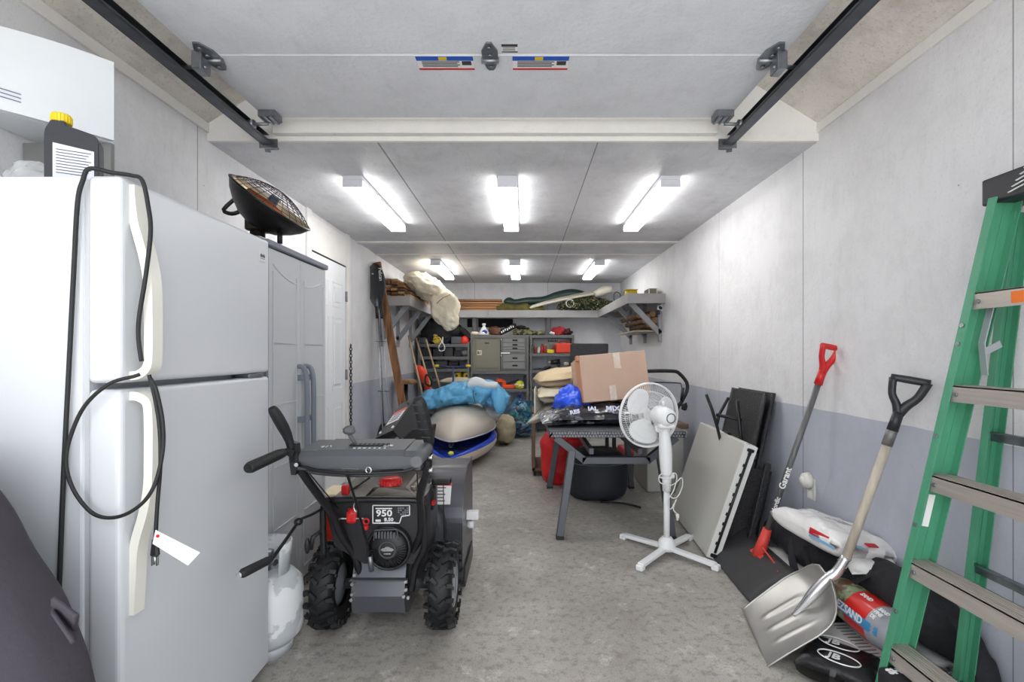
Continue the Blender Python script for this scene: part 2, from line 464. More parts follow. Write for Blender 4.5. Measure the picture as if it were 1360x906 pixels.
# hanging chain beside the door
mb = MB()
for i in range(34):
    z = 1.34-.032*i; r = .011; a = i % 2
    e = V((1, 0, 0)) if a else V((0, 1, 0))
    mb.tube([V((XL+.035, 4.86, z)) + e*math.cos(2*PI*k/10)*.011 + V((0, 0, 1))*math.sin(2*PI*k/10)*.021 for k in range(10)], .0042, n=5, closed=True)
solo('hanging_chain', mb, blackm, 'dark steel chain hanging down the hinge side of the white side door', 'chain')

# ---------------------------------------------------------------- lights (the six ceiling battens)
diff = mat('lit_diffuser', (255, 255, 252), 0.4, emit=11.0)
hous = mat('fixture_white', (226, 228, 234), 0.4)
bat = None
pos = [(-1.12, 3.22, 'left'), (-.10, 3.22, 'middle'), (.975, 3.22, 'right'), (-1.09, 6.12, 'left'), (-.10, 6.12, 'middle'), (.965, 6.12, 'right')]
for (x, y, nm) in pos:
    row = 'in the near row' if y < 5 else 'in the far row, by the back wall'
    lab = 'lit white ceiling batten light, %s one %s' % ({'left': 'leftmost', 'middle': 'middle', 'right': 'rightmost'}[nm], row)
    if bat is None:
        t = thing('ceiling_light', lab, 'light', (x, y, HC), 'batten lights on the ceiling'); bat = t
        mb = MB(); mb.box2((x-.065, y, HC-.03), (x+.065, y+1.2, HC), .003); mb.box2((x-.065, y, HC-.075), (x+.065, y+.012, HC-.03)); mb.box2((x-.065, y+1.188, HC-.075), (x+.065, y+1.2, HC-.03)); part(t, 'housing', mb, hous)
        mb = MB(); mb.box2((x-.062, y+.012, HC-.075), (x+.062, y+1.188, HC-.03), .008, seg=2); part(t, 'diffuser', mb, diff)
    else: dup(bat, (x, y, HC), 0, lab)

# ---------------------------------------------------------------- overhead garage door
gd = wall_material('door_steel_white', 'z', [], line=None, high=(226, 229, 235), smudge=.9, grime=(150, 150, 152))
t = thing('overhead_garage_door', 'white sectional garage door rolled up flat under the roof', 'garage door', (-.135, 1.5, 2.507))
ys = [2.577, 2.028, 1.49, .95, .42]
for i in range(4):
    mb = MB(); mb.box2((-1.356, ys[i+1]+.003, 2.507), (1.085, ys[i]-.003, 2.545), .004)
    part(t, 'door_panel', mb, gd)
for i in range(1, 4):
    mb = MB(); mb.box2((-1.35, ys[i]-.003, 2.512), (1.08, ys[i]+.003, 2.52)); part(t, 'panel_joint', mb, wt)
mb = MB(); y = 2.028; x = -.135; z = 2.507
def hingeplate(x, y, z, w=.05):
    mb = MB()
    mb.prism([(x-w*.3, y-.085, z), (x+w*.3, y-.085, z), (x+w, y-.03, z), (x+w, y+.035, z), (x-w, y+.035, z), (x-w, y-.03, z)], (0, 0, -.008))
    mb.prism([(x-w, y+.03, z), (x+w, y+.03, z), (x+w*.55, y+.085, z), (x+w*.3, y+.10, z), (x-w*.3, y+.10, z), (x-w*.55, y+.085, z)], (0, 0, -.008))
    mb.cyl((x-w*1.1, y+.02, z-.014), (x+w*1.1, y+.02, z-.014), .012, n=12)
    for (dx, dy) in ((0, -.06), (0, -.01), (0, .07)): mb.cyl((x+dx, y+dy, z-.008), (x+dx, y+dy, z-.016), .009, n=8)
    return mb
part(t, 'centre_hinge', hingeplate(x, y, z, .033), steel, 'grey steel hinge plate at the panel joint')
for (x0, x1, nm) in ((-.448, -.208, 0), (-.042, .195, 1)):
    mb = MB(); ya, yb = 2.036, 2.133; z = 2.506
    mb.box2((x0, ya, z-.001), (x1, yb, z), m=0); mb.box2((x0, ya, z-.002), (x1, ya+.03, z-.001), m=1); mb.box2((x0, yb-.012, z-.002), (x1, yb, z-.001), m=2)
    mb.box2((x1-.05, ya+.034, z-.002), (x1-.01, yb-.035, z-.001), m=3); mb.box2(((x0+x1)/2-.025, ya+.004, z-.003), ((x0+x1)/2+.01, ya+.026, z-.002), m=4)
    for k in range(4): mb.box2((x0+.02, ya+.036+.011*k, z-.002), (x1-.06-.01*(k % 2), ya+.041+.011*k, z-.001), m=3)
    part(t, 'warning_label', mb, [paper, mat('label_blue', (36, 90, 190), .5), mat('label_red', (200, 40, 40), .5), ink, yellow], 'white warning label with blue and red bands')
mb = MB()
mb.box2((-.085, 1.955, 2.505), (-.02, 2.01, 2.506), m=0); mb.box2((-.085, 1.955, 2.504), (-.02, 1.972, 2.505), m=1); mb.box2((-.085, 2.003, 2.504), (-.02, 2.009, 2.505), m=1)
for k in range(3): mb.box2((-.08, 1.978+.008*k, 2.504), (-.03, 1.980+.008*k, 2.505), m=1)
part(t, 'small_label', mb, [paper, ink], 'small grey printed label near the hinge')
for x, s_ in ((-1.30, 1), (1.03, -1)):
    mb = hingeplate(x, 2.028, 2.507, .04); mb.box2((x-s_*.01, 1.99, 2.43), (x-s_*.05, 2.06, 2.505), .004); mb.cyl((x, 2.02, 2.45), (x-s_*.10, 2.02, 2.45), .008, n=10)
    part(t, 'roller_hinge', mb, steel)
    mb = MB(); mb.box2((x-.045, 2.48, 2.47), (x+.045, 2.56, 2.506), .004)
    for k in range(3): mb.box2((x-.035+k*.028, 2.475, 2.464), (x-.025+k*.028, 2.56, 2.47))
    mb.cyl((x, 2.50, 2.44), (x-s_*.10, 2.50, 2.44), .008, n=10); mb.cyl((x-s_*.07, 2.50, 2.44), (x-s_*.095, 2.50, 2.44), .022, n=14)
    part(t, 'end_bracket', mb, steel)
dsteel = mat('dark_galvanised', (88, 92, 98), 0.4, 0.8, var=0.3, vscale=12)
for x, s_, nm in ((-1.40, -1, 'left'), (1.13, 1, 'right')):
    t = thing('door_track', 'dark galvanised steel garage door track, the %s of the two' % nm, 'door track', (x, 1.3, 2.42), 'garage door tracks')
    mb = MB()
    mb.box2((x+s_*.028, .0, 2.415), (x+s_*.031, 2.76, 2.475)); mb.box2((x-s_*.022, .0, 2.415), (x+s_*.031, 2.76, 2.418)); mb.box2((x-s_*.002, .0, 2.472), (x+s_*.031, 2.76, 2.475))
    mb.tube([(x-s_*.022, 0, 2.422), (x-s_*.022, 2.76, 2.422)], .006, n=8)
    part(t, 'rail', mb, dsteel)
    mb = MB(); mb.box2((x+s_*.035, .0, 2.46), (x+s_*.06, 2.70, 2.463)); mb.box2((x+s_*.033, .0, 2.46), (x+s_*.036, 2.70, 2.50))
    for k in range(18): mb.cyl((x+s_*.037, .3+.13*k, 2.48), (x+s_*.031, .3+.13*k, 2.48), .006, n=8)
    part(t, 'support_angle', mb, dsteel)
    mb = MB(); mb.box2((x-.05, 2.695, 2.40), (x+.05, 2.70, 2.45)); mb.bar((x, 2.67, 2.43), (x+s_*.03, 2.75, 2.40), .03, .004); part(t, 'end_plate', mb, steel)
# ================================================================ fridge
FY0, FY1, FX = 1.221, 1.94, -1.003
t = thing('refrigerator', 'white top-freezer refrigerator with ivory handles in the left foreground', 'refrigerator', (-1.35, 1.58, 0))
mb = MB(); mb.box2((-1.73, FY0, .03), (-1.098, FY1, 1.712), .006, seg=2)
part(t, 'cabinet', mb, white)
mb = MB(); mb.box2((-1.70, FY0+.02, 0), (-1.13, FY1-.02, .03)); mb.box2((-1.10, FY0+.03, .0), (-1.06, FY1-.03, .045)); part(t, 'toe_grille', mb, graphite)
mb = MB(); mb.box2((-1.100, FY0+.006, .05), (-1.086, FY1-.006, 1.705)); part(t, 'door_gasket', mb, mat('gasket_grey', (186, 188, 192), .6))
mb = MB(); mb.box2((-1.088, FY0, 1.194), (FX, FY1, 1.715), .014, seg=4); fd = part(t, 'freezer_door', mb, white)
mb = MB(); mb.box2((-1.088, FY0, .045), (FX, FY1, 1.178), .014, seg=4); rd = part(t, 'fridge_door', mb, white)
hy = FY0+.045
def handle(pts, w):
    mb = MB()
    P = smooth_path(pts, 6)
    for a, b_ in zip(P[:-1], P[1:]): pass
    # flat strap swept along the profile
    vs = []; fs = []
    for i, p in enumerate(P):
        d = (P[min(i+1, len(P)-1)]-P[max(i-1, 0)]).normalized(); nrm = V((d.z, 0, -d.x)); th = .011
        for (sy, sn) in ((-1, -1), (1, -1), (1, 1), (-1, 1)): vs.append(p + V((0, sy*w/2, 0)) + nrm*sn*th)
    for i in range(len(P)-1):
        for k in range(4): fs.append([i*4+k, i*4+(k+1) % 4, (i+1)*4+(k+1) % 4, (i+1)*4+k])
    fs += [[0, 1, 2, 3], [len(vs)-4+k for k in (3, 2, 1, 0)]]
    mb.add(vs, fs, False); return mb
xx = FX
mb = handle([(xx+.002, hy, 1.70), (xx+.004, hy, 1.66), (xx+.012, hy, 1.60), (xx+.034, hy, 1.52), (xx+.046, hy, 1.45), (xx+.048, hy, 1.36), (xx+.048, hy, 1.28), (xx+.044, hy, 1.235), (xx+.022, hy, 1.215), (xx+.0, hy, 1.212)], .036)
hd1 = part(fd, 'handle', mb, ivory, 'ivory curved freezer handle')
mb = handle([(xx, hy, 1.160), (xx+.022, hy, 1.158), (xx+.044, hy, 1.14), (xx+.048, hy, 1.09), (xx+.048, hy, 1.00), (xx+.046, hy, .93), (xx+.034, hy, .86), (xx+.012, hy, .78), (xx+.006, hy, .70), (xx+.004, hy, .66), (xx+.0, hy, .60)], .036)
part(rd, 'handle', mb, ivory, 'ivory curved fridge handle')
mb = MB(); mb.box2((FX, 1.86, 1.62), (FX+.003, 1.905, 1.665), .001, m=0); 
for k in range(5): mb.box2((FX+.003, 1.866+.007*k, 1.638), (FX+.0035, 1.871+.007*k, 1.648+.003*(k % 2)), m=1)
mb.box2((FX+.003, 1.868, 1.632), (FX+.0035, 1.898, 1.634), m=1)
part(fd, 'badge', mb, [mat('badge_silver', (208, 210, 214), .3, .4), ink], 'small square silver badge')
mb = MB(); mb.box2((-1.07, 1.88, 1.715), (-1.01, 1.925, 1.722), .002); part(t, 'hinge', mb, steel)
mb = MB(); mb.box2((-1.06, 1.80, 1.179), (-1.005, 1.90, 1.193), .002, m=0); part(t, 'hinge', mb, steel)

# power cord draped over the door
cord = []
cx = -1.105
mb = MB()
yc = FY0-.012
P = [at(78, 800, yc), at(84, 640, yc), at(92, 480, yc), at(98, 360, yc), at(103, 270, yc), at(110, 240, yc), V((-1.075, yc+.006, 1.728)), V((-1.04, yc+.03, 1.727)), V((-.995, 1.245, 1.722)), at(189, 240, 1.24), at(197, 275, 1.24), at(200, 310, 1.235), at(193, 370, 1.235), at(185, 420, 1.235), at(184, 450, 1.24), at(188, 480, 1.245)]
mb.tube(P, .0052, n=10, sub=6)
P = [at(186, 497, 1.205), at(178, 500, 1.20), at(145, 510, 1.195), at(112, 540, 1.195), at(92, 585, 1.195), at(88, 620, 1.195), at(100, 655, 1.195), at(125, 683, 1.195), at(155, 687, 1.195), at(185, 672, 1.195), at(205, 645, 1.20), at(216, 600, 1.21), at(216, 560, 1.21), at(208, 520, 1.21), at(200, 503, 1.21)]
mb.tube(P, .0045, n=10, sub=6)
P = [at(198, 498, 1.215), at(206, 530, 1.215), at(212, 570, 1.215), at(213, 620, 1.215), at(209, 670, 1.215), at(207, 705, 1.215), at(206, 722, 1.215)]
mb.tube(P, .0045, n=10, sub=6)
ct = thing('power_cord', 'black appliance power cord looped over the refrigerator door handles', 'cord', at(206, 740, 1.215))
part(ct, 'cable', mb, rubber)
mb = MB(); a = at(206, 715, 1.215); mb.box(a+V((0, 0, -.022)), (.022, .014, .045), bev=.004, taper=(.6, .8))
q = part(ct, 'plug', mb, black)
mb = MB()
for dx in (-.006, .006): mb.box(a+V((dx, 0, -.056)), (.003, .007, .022))
mb.cyl(a+V((0, 0, -.045)), a+V((0, 0, -.064)), .003, n=8)
part(q, 'prong', mb, chrome, 'bright metal plug prongs')
mb = MB(); o = at(207, 704, 1.205); d1_ = at(266, 734, 1.205)-o; d2 = at(200, 718, 1.205)-o
d2 = (at(194, 722, 1.205)-o); 
mb.prism([o, o+d1_*.06-d2*.0, o+d1_, at(250, 751, 1.205), at(203, 722, 1.205)], (0, -.0012, 0), m=0)
xd = d1_.normalized()
yd = V((-xd.z, 0, xd.x))
for k in range(4):
    s_ = o + xd*(.02+.003*k) - yd*(.007+.0062*k); mb.bar(s_+V((0, -.0016, 0)), s_+xd*(.075-.01*(k % 2))+V((0, -.0016, 0)), .0008, .0012, m=1)
mb.cyl(o+xd*.012-yd*.010+V((0, -.0012, 0)), o+xd*.012-yd*.010+V((0, -.003, 0)), .004, n=12, m=2)
part(ct, 'paper_tag', mb, [paper, mat('faint_print', (190, 190, 194), .6), red], 'white paper tag on the cord')

# cabinet and things above the fridge
mb = MB()
wcab = mat('white_melamine', (222, 226, 229), .35, var=.05, vscale=3)
t = thing('wall_cupboard', 'white board cupboard fixed in the upper left above the refrigerator', 'cupboard', (-1.6, 1.55, 1.93))
A = V((-1.735, 1.335, 0)); B = V((-1.408, 1.684, 0)); n_ = (B-A).normalized(); q_ = V((n_.y, -n_.x, 0))
mb.sheet(lambda u, v: (A + (B-A)*u + q_*(.012*math.sin(PI*u)) + V((0, 0, 2.0+.035*(1-u)*.3 + v*(.268-.03*(1-u)*0 - .055*(1-u)**2)))), 16, 6, th=.016, smooth=False)
part(t, 'front_panel', mb, wcab)
mb = MB(); mb.prism([A+V((0.0, .03, 2.02)), B+V((-.02, .02, 2.0)), V((-1.5, 1.76, 2.0)), V((-1.735, 1.76, 2.02))], (0, 0, .012)); part(t, 'bottom_board', mb, wcab)
mb = MB(); mb.box2((-1.735, 1.70, 1.74), (-1.43, 1.715, 2.0)); part(t, 'rear_board', mb, mat('grey_board', (132, 132, 130), .6, var=.15))
mb = MB(); 
for k in range(3):
    a = A+(B-A)*.42+q_*.022; mb.bar(a+V((0, 0, 2.045+.012*k)), a+n_*.055+V((0, 0, 2.042+.012*k)), .003, .0022)
part(t, 'printed_label', mb, mat('faint_blue_print', (120, 126, 150), .6))

t = thing('motor_oil_bottle', 'black motor oil bottle with yellow cap standing on the refrigerator', 'bottle', (-1.16, 1.30, 1.713))
Yb = 1.30
prof = [(58, 250), (58, 176), (60, 168), (65, 162), (66, 158), (86, 160), (88, 166), (105, 172), (122, 178), (129, 183), (132, 190), (132, 250)]
nb0 = V((.50, -.866, 0)); pb0 = V((-1.17, 1.285, 1.8)); dpt = -nb0*.052
poly = [atplane(px, py, pb0, nb0) for px, py in prof]
for p in poly: p.z = max(p.z, 1.7135)
bm = bmesh.new(); vs = [bm.verts.new(p) for p in poly]; vs2 = [bm.verts.new(p+dpt) for p in poly]
bm.faces.new(vs); bm.faces.new(vs2[::-1])
for i in range(len(vs)): bm.faces.new((vs[i], vs[(i+1) % len(vs)], vs2[(i+1) % len(vs)], vs2[i]))
bmesh.ops.recalc_face_normals(bm, faces=bm.faces); bmesh.ops.bevel(bm, geom=bm.edges[:], offset=.0025, segments=2, affect='EDGES')
mb = MB(); mb.bmadd(bm); part(t, 'body', mb, mat('navy_black_plastic', (15, 16, 28), .45))
c0 = atplane(78, 160, pb0, nb0)+dpt*.45; mb = MB(); mb.lathe([(.0, 0), (.021, 0), (.021, .020), (.019, .024), (0, .024)], c0, n=24)
for k in range(20): mb.box(c0+V((.021*math.cos(k*PI/10), .021*math.sin(k*PI/10), .011)), (.002, .002, .018))
part(t, 'cap', mb, yellow, 'yellow screw cap')
mb = MB(); la = atplane(70, 189, pb0+nb0*.001, nb0); lb = atplane(125, 202, pb0+nb0*.001, nb0)
mb.prism([la, lb, V((lb.x, lb.y, 1.716)), V((la.x, la.y, 1.716))], nb0*.001, m=0); ld0 = V((lb.x-la.x, lb.y-la.y, 0))
for k in range(9):
    z = la.z-.016-.0075*k; s0 = V((la.x, la.y, z))+nb0*.0015; mb.bar(s0+ld0*.08, s0+ld0*(.93-.06*(k % 3)), .0006, .0018, m=1)
part(t, 'label', mb, [mat('oil_label', (206, 208, 218), .5), ink], 'pale label with small print')
mb = MB(); mb.blob((-1.36, 1.40, 1.755), (.09, .07, .045), nz=.02, ns=22, flat=1.7135, seed=3)
solo('crumpled_plastic_bag', mb, mat('clear_plastic', (225, 228, 230), .12, alpha=.45, coat=.5), 'crumpled clear plastic bag on top of the refrigerator left of the oil bottle', 'plastic bag')

# ================================================================ grey resin cabinet
CXF, CY0, CY1, CT = -1.185, 2.27, 2.95, 1.80
resin = mat('pale_grey_resin', (196, 198, 202), .5, bump=.05, bscale=150)
resd = mat('slate_grey_resin', (120, 126, 138), .5)
t = thing('storage_cabinet', 'tall pale grey resin storage cabinet with slate trim beside the refrigerator', 'cabinet', (-1.45, 2.6, 0))
mb = MB(); mb.box2((-1.735, CY0, .0), (CXF-.03, CY1, 1.77), .004); part(t, 'body', mb, resin)
mb = MB(); mb.box2((-1.738, CY0-.008, 1.77), (CXF+.012, CY1+.008, CT), .005); mb.box2((CXF-.03, CY0-.005, 0), (CXF, CY0+.012, 1.77)); part(t, 'top_trim', mb, resd)
mb = MB(); mb.box2((-1.73, CY0+.01, 0), (CXF-.005, CY1-.01, .05)); part(t, 'plinth', mb, resd)
mid = (CY0+CY1)/2
for (a, b_, hs) in ((CY0+.014, mid-.003, 1), (mid+.003, CY1-.004, -1)):
    mb = MB(); mb.box2((CXF-.03, a, .055), (CXF, b_, 1.765), .005)
    x = CXF+.001; zs = [.12, .42, .72, 1.02, 1.32]
    ia, ib = a+.04, b_-.04
    for k, z in enumerate(zs): mb.bar((x, ia, z), (x, ib, z), .010, .006)
    arch = [V((x, ia, 1.66 if hs < 0 else 1.70)), V((x, ia+(ib-ia)*.3, 1.645)), V((x, ia+(ib-ia)*.6, 1.63)), V((x, ib, 1.67))]
    arch = [V((x, ia+(ib-ia)*u, 1.63+.06*((u if hs < 0 else 1-u)**2))) for u in [i/10 for i in range(11)]]
    mb.tube(arch, .004, n=6)
    mb.bar((x, ia, .12), (x, ia, 1.66), .006, .010); mb.bar((x, ib, .12), (x, ib, 1.66), .006, .010)
    d = part(t, 'door', mb, resin)
    hy_ = mid-.035 if hs > 0 else mid+.045
    mb = MB(); mb.tube([(CXF, hy_, 1.20), (CXF+.035, hy_, 1.19), (CXF+.05, hy_, 1.12), (CXF+.052, hy_, .92), (CXF+.05, hy_, .72), (CXF+.035, hy_, .66), (CXF, hy_, .65)], .013, n=10, sub=4)
    for z in (1.14, .92, .72): mb.box((CXF+.02, hy_, z), (.045, .014, .03), bev=.003)
    part(d, 'handle', mb, resd, 'slate grey bow handle')

# heater dish on the cabinet
t = thing('dish_heater', 'black dish heater with wire grille standing on the grey cabinet', 'heater', (-1.31, 2.42, CT))
mb = MB(); mb.lathe([(0, 0), (.085, 0), (.085, .02), (.035, .035), (.032, .15), (.0, .15)], (-1.31, 2.42, CT), n=24); mb.box2((-1.35, 2.37, 1.87), (-1.26, 2.47, 1.93), .006); part(t, 'stand', mb, mat('tarnished_black', (52, 44, 38), .4, .5))
ax = V((.60, -.05, .78)).normalized(); c0 = V((-1.245, 2.42, 2.005))
mb = MB(); R_ = .205
prof = [(0, -.135), (.05, -.132), (.10, -.112), (.15, -.072), (.185, -.035), (.205, 0), (.205, .006)]
mb.lathe(prof, c0, ax, n=48)
part(t, 'shell', mb, mat('heater_black', (20, 18, 18), .35))
mb = MB(); mb.lathe([(r*.97, h+.004) for r, h in prof], c0+ax*.002, ax, n=48); part(t, 'reflector', mb, mat('warm_reflector', (226, 208, 176), .3, .6))
mb = MB(); mb.ring(c0+ax*.006, ax, .205, .006, 60, 8)
sd, u_ = frame(ax)
def dome(r): return .075*(1-(r/.205)**2)
for r in [.03+.022*k for k in range(8)]: mb.ring(c0+ax*(.006+dome(r)), ax, r, .0013, 48, 5)
for k in range(28):
    a = 2*PI*k/28; d = sd*math.cos(a)+u_*math.sin(a)
    mb.tube([c0+d*r+ax*(.006+dome(r)) for r in (.02, .06, .10, .15, .18, .205)], .0013, n=5)
part(t, 'wire_grille', mb, blackm)
mb = MB(); mb.tube([c0+sd*.02-ax*.01+u_*.12, c0+sd*.02+ax*.0, c0+sd*.02-ax*.01-u_*.11], .014, n=10); part(t, 'element', mb, mat('copper_element', (176, 92, 48), .4, .5), 'copper coloured heating element')
mb = MB(); mb.cyl(c0-ax*.05, c0+ax*.045, .03, .022, n=20); part(t, 'element_housing', mb, mat('slate_blue_grey', (72, 80, 96), .4))
mb = MB(); e = c0+(-sd if sd.x > 0 else sd)*.15
lf = V((-.15, 0, .0)); mb.tube([c0+V((-.155, -.02, .03)), c0+V((-.215, -.03, -.035)), c0+V((-.175, -.03, -.055)), c0+V((-.14, -.02, -.04))], .010, n=8, sub=3)
part(t, 'carry_handle', mb, blackm)
mb = MB(); mb.cyl(c0+V((.07, -.05, -.15)), c0+V((.07, -.05, -.205)), .012, n=10); part(t, 'tilt_knob', mb, blackm)

# ================================================================ propane cylinder
tankm = mat('worn_grey_white_paint', (196, 200, 204), .45, second=(232, 234, 236), vscale=7, contrast=(.50, .53), bump=.25, bscale=12)
tx, ty = -1.10, 2.10
t = thing('propane_cylinder', 'grey-white flaking propane cylinder standing behind the refrigerator', 'gas cylinder', (tx, ty, 0))
mb = MB(); r = .15
mb.lathe([(.0, .03), (.06, .032), (.115, .045), (.143, .075), (.15, .11), (.15, .24), (.143, .285), (.115, .32), (.06, .338), (0, .342)], (tx, ty, 0), n=48); part(t, 'tank', mb, tankm)
mb = MB(); mb.lathe([(.10, 0), (.105, 0), (.108, .05), (.10, .05), (.10, 0)], (tx, ty, 0), n=40); part(t, 'foot_ring', mb, tankm)
mb = MB()
vs = []; fs = []
for k in range(33):
    a = -1.2+PI*1.62*k/32 + PI*.2
    for (rr, z) in ((.085, .325), (.098, .46), (.103, .458), (.09, .325)): vs.append(V((tx+rr*math.cos(a), ty+rr*math.sin(a), z)))
for k in range(32):
    for j in range(4): fs.append([k*4+j, k*4+(j+1) % 4, k*4+4+(j+1) % 4, k*4+4+j])
fs += [[0, 1, 2, 3], [131, 130, 129, 128]]
mb.add(vs, fs, True); part(t, 'collar', mb, tankm)
mb = MB(); mb.cyl((tx, ty, .34), (tx, ty, .40), .02, n=16); mb.lathe([(0, .40), (.03, .40), (.03, .42), (0, .425)], (tx, ty, 0), n=16); mb.cyl((tx, ty, .38), (tx+.05, ty-.02, .38), .014, n=12); part(t, 'valve', mb, steel)

# ================================================================ draped dark cover in the near left corner
cov = mat('charcoal_cloth', (62, 58, 66), .85, bump=.25, bscale=60, var=.15, vscale=4)
t = thing('draped_cover', 'charcoal cloth cover hanging in the near left corner against the refrigerator', 'cover', (-1.4, .98, 0))
XRT = [(1.06, -1.20), (1.00, -1.125), (.93, -1.068), (.845, -1.022), (.76, -.965), (.68, -.932), (.60, -.906), (.45, -.88), (.2, -.86), (0.02, -.85)]
mb = MB(); vs = []; fs = []; n = 72; ycv = .985
for j, (z, xr) in enumerate(smooth_path([V((a, b_, 0)) for a, b_ in XRT], 3)[k][:2] for k in range((len(XRT)-1)*3+1)):
    rx = xr+1.45
    for i in range(n):
        a = 2*PI*i/n; c_ = math.cos(a); s_ = math.sin(a)
        fold = 1+.035*math.sin(a*9+z*2)*(1.06-z)+.02*noise.noise(V((c_*3, s_*3, z*4)))
        x = -1.45+rx*math.copysign(abs(c_)**.7, c_)*(fold if c_ < .9 else 1+.3*(fold-1)); y = ycv+(.12+.07*(1.06-z))*math.copysign(abs(s_)**.7, s_)*fold
        vs.append(V((max(x, -1.735), y, z)))
m_ = (len(XRT)-1)*3+1
fs = [[j*n+i, j*n+(i+1) % n, (j+1)*n+(i+1) % n, (j+1)*n+i] for j in range(m_-1) for i in range(n)]
fs += [list(range(n)), [(m_-1)*n+i for i in range(n)][::-1]]
mb.add(vs, fs, True); part(t, 'skirt', mb, cov)
mb = MB(); P4 = [(72, 796), (103, 816), (98, 842), (92, 852), (84, 836)]
mb.sheet(lambda u, v: at(70+33*u-6*v*u, 794+24*u+(20+16*u)*v, .86+.03*math.sin(3*v)-.015*u), 10, 10, th=.006); part(t, 'flap', mb, cov)
# ================================================================ snow blower
cx = -.63
T = thing('snow_blower', 'black and charcoal walk-behind snow blower with knobbly tyres', 'snow blower', (cx, 2.4, 0))
dk = mat('dark_steel_panel', (60, 61, 66), .35, .3, bump=.03, bscale=60)
dk2 = mat('gunmetal_paint', (92, 93, 99), .30, .4)
gb = mat('satin_black_tube', (30, 30, 33), .35, .2)
def wheel(x, lab):
    mb = MB(); y, R, w = 2.29, .178, .054
    mb.lathe([(.095, -w+.01), (.13, -w), (.16, -w+.006), (.174, -w+.02), (.178, 0), (.174, w-.02), (.16, w-.006), (.13, w), (.095, w-.01)], (x, y, .192), (1, 0, 0), n=44)
    N = 20
    for k in range(N):
        a = 2*PI*k/N
        for s_ in (-1, 1):
            aa = a + (0 if s_ > 0 else PI/N)
            er = V((0, math.cos(aa), math.sin(aa))); et = V((0, -math.sin(aa), math.cos(aa)))
            c = V((x, y, .192))
            p0 = c + er*.181 + V((s_*.006, 0, 0)) + et*.010; p1 = c + er*.180 + V((s_*.034, 0, 0)) - et*.012
            mb.bar(p0, p1, .014, .018, m=0, up=er)
            p2 = c + er*.170 + V((s_*.060, 0, 0)) - et*.012
            mb.bar(p1, p2, .017, .020, m=0, up=er)
            mb.box(c+er*.16+V((s_*.062, 0, 0)), (.008, .012, .02), Matrix((V((1, 0, 0)), et, er)).transposed())
    tr = part(T, 'wheel', mb, rubber, lab)
    mb = MB(); s_ = 1 if x < cx else -1
    mb.lathe([(0, -.02), (.05, -.02), (.055, .0), (.085, .01), (.098, .03), (.098, -.05)], (x, y, .192), (s_, 0, 0), n=32); mb.lathe([(0, .05), (.04, .05), (.05, .02), (.09, .015), (.098, .045)], (x, y, .192), (-s_, 0, 0), n=32)
    part(tr, 'rim', mb, mat('rim_grey', (160, 163, 168), .4, .3), 'grey steel rim')
wheel(-.885, None); wheel(-.366, None)
mb = MB(); mb.cyl((-.83, 2.29, .192), (-.42, 2.29, .192), .022, n=18); part(T, 'axle', mb, steel, 'bare metal axle')
mb = MB(); mb.prism([(-.755, 2.17, .27), (-.755, 2.15, .20), (-.755, 2.17, .12), (-.755, 2.24, .085), (-.755, 2.62, .085), (-.755, 2.62, .34), (-.755, 2.2, .34)], (.235, 0, 0)); mb.box2((-.76, 2.145, .268), (-.515, 2.17, .274)); part(T, 'gearbox_cover', mb, dk2)
mb = MB()
for (x, z) in ((-.745, .26), (-.745, .215), (-.51, .27), (-.51, .235), (-.50, .20), (-.52, .205), (-.75, .19), (-.735, .30)): mb.cyl((x, 2.16, z), (x, 2.135, z), .007, n=8)
part(T, 'bolts', mb, chrome, 'bright bolt heads')
# engine
mb = MB(); mb.prism([(-.86, 2.16, .618), (-.44, 2.16, .618), (-.42, 2.16, .58), (-.42, 2.16, .40), (-.47, 2.16, .34), (-.70, 2.16, .34), (-.83, 2.16, .42), (-.87, 2.16, .58)], (0, .07, 0)); part(T, 'engine_cowl', mb, black)
mb = MB(); mb.box2((-.80, 2.23, .36), (-.44, 2.55, .62), .02, seg=2); part(T, 'engine_block', mb, dk)
mb = MB(); br = mat('bronze_grey_cover', (96, 90, 82), .35, .4)
mb.prism([(-.845, 2.17, .625), (-.845, 2.55, .64), (-.70, 2.56, .655), (-.70, 2.17, .632)], (0, 0, -.04)); mb.prism([(-.70, 2.17, .62), (-.66, 2.18, .655), (-.64, 2.18, .672), (-.52, 2.18, .672), (-.50, 2.18, .655), (-.455, 2.17, .62)], (0, .22, .01))
mb.box2((-.68, 2.21, .60), (-.48, 2.52, .668), .015, seg=2); part(T, 'fuel_tank', mb, br, 'bronze grey engine top and fuel tank')
mb = MB(); mb.lathe([(0, .665), (.045, .665), (.046, .675), (.042, .700), (.03, .706), (0, .706)], (-.600, 2.23, 0), n=28)
for k in range(16): mb.box((-.600+.045*math.cos(k*PI/8), 2.23+.045*math.sin(k*PI/8), .683), (.008, .008, .03), bev=.002)
part(T, 'fuel_cap', mb, red, 'red fuel cap')
mb = MB(); mb.box((-.795, 2.20, .655), (.035, .03, .045), bev=.008, seg=2); part(T, 'primer_knob', mb, red, 'red square knob')
mb = MB(); mb.box((-.745, 2.135, .555), (.045, .025, .05), bev=.01, seg=2); mb.cyl((-.745, 2.14, .59), (-.745, 2.14, .53), .018, n=12); part(T, 'ignition_key', mb, red, 'red ignition key')
mb = MB(); mb.ring((-.682, 2.135, .535), (0, 1, 0), .012, .004, 20, 6); mb.box((-.682, 2.13, .51), (.022, .02, .02), bev=.004); part(T, 'choke_lever', mb, red, 'small red lever')
mb = MB(); mb.tube([(-.725, 2.135, .575), (-.715, 2.125, .60), (-.725, 2.125, .625), (-.735, 2.13, .60), (-.725, 2.13, .575)], .0035, n=6, sub=3); mb.bar((-.80, 2.13, .55), (-.69, 2.13, .55), .006, .006); part(T, 'wire_clip', mb, chrome)
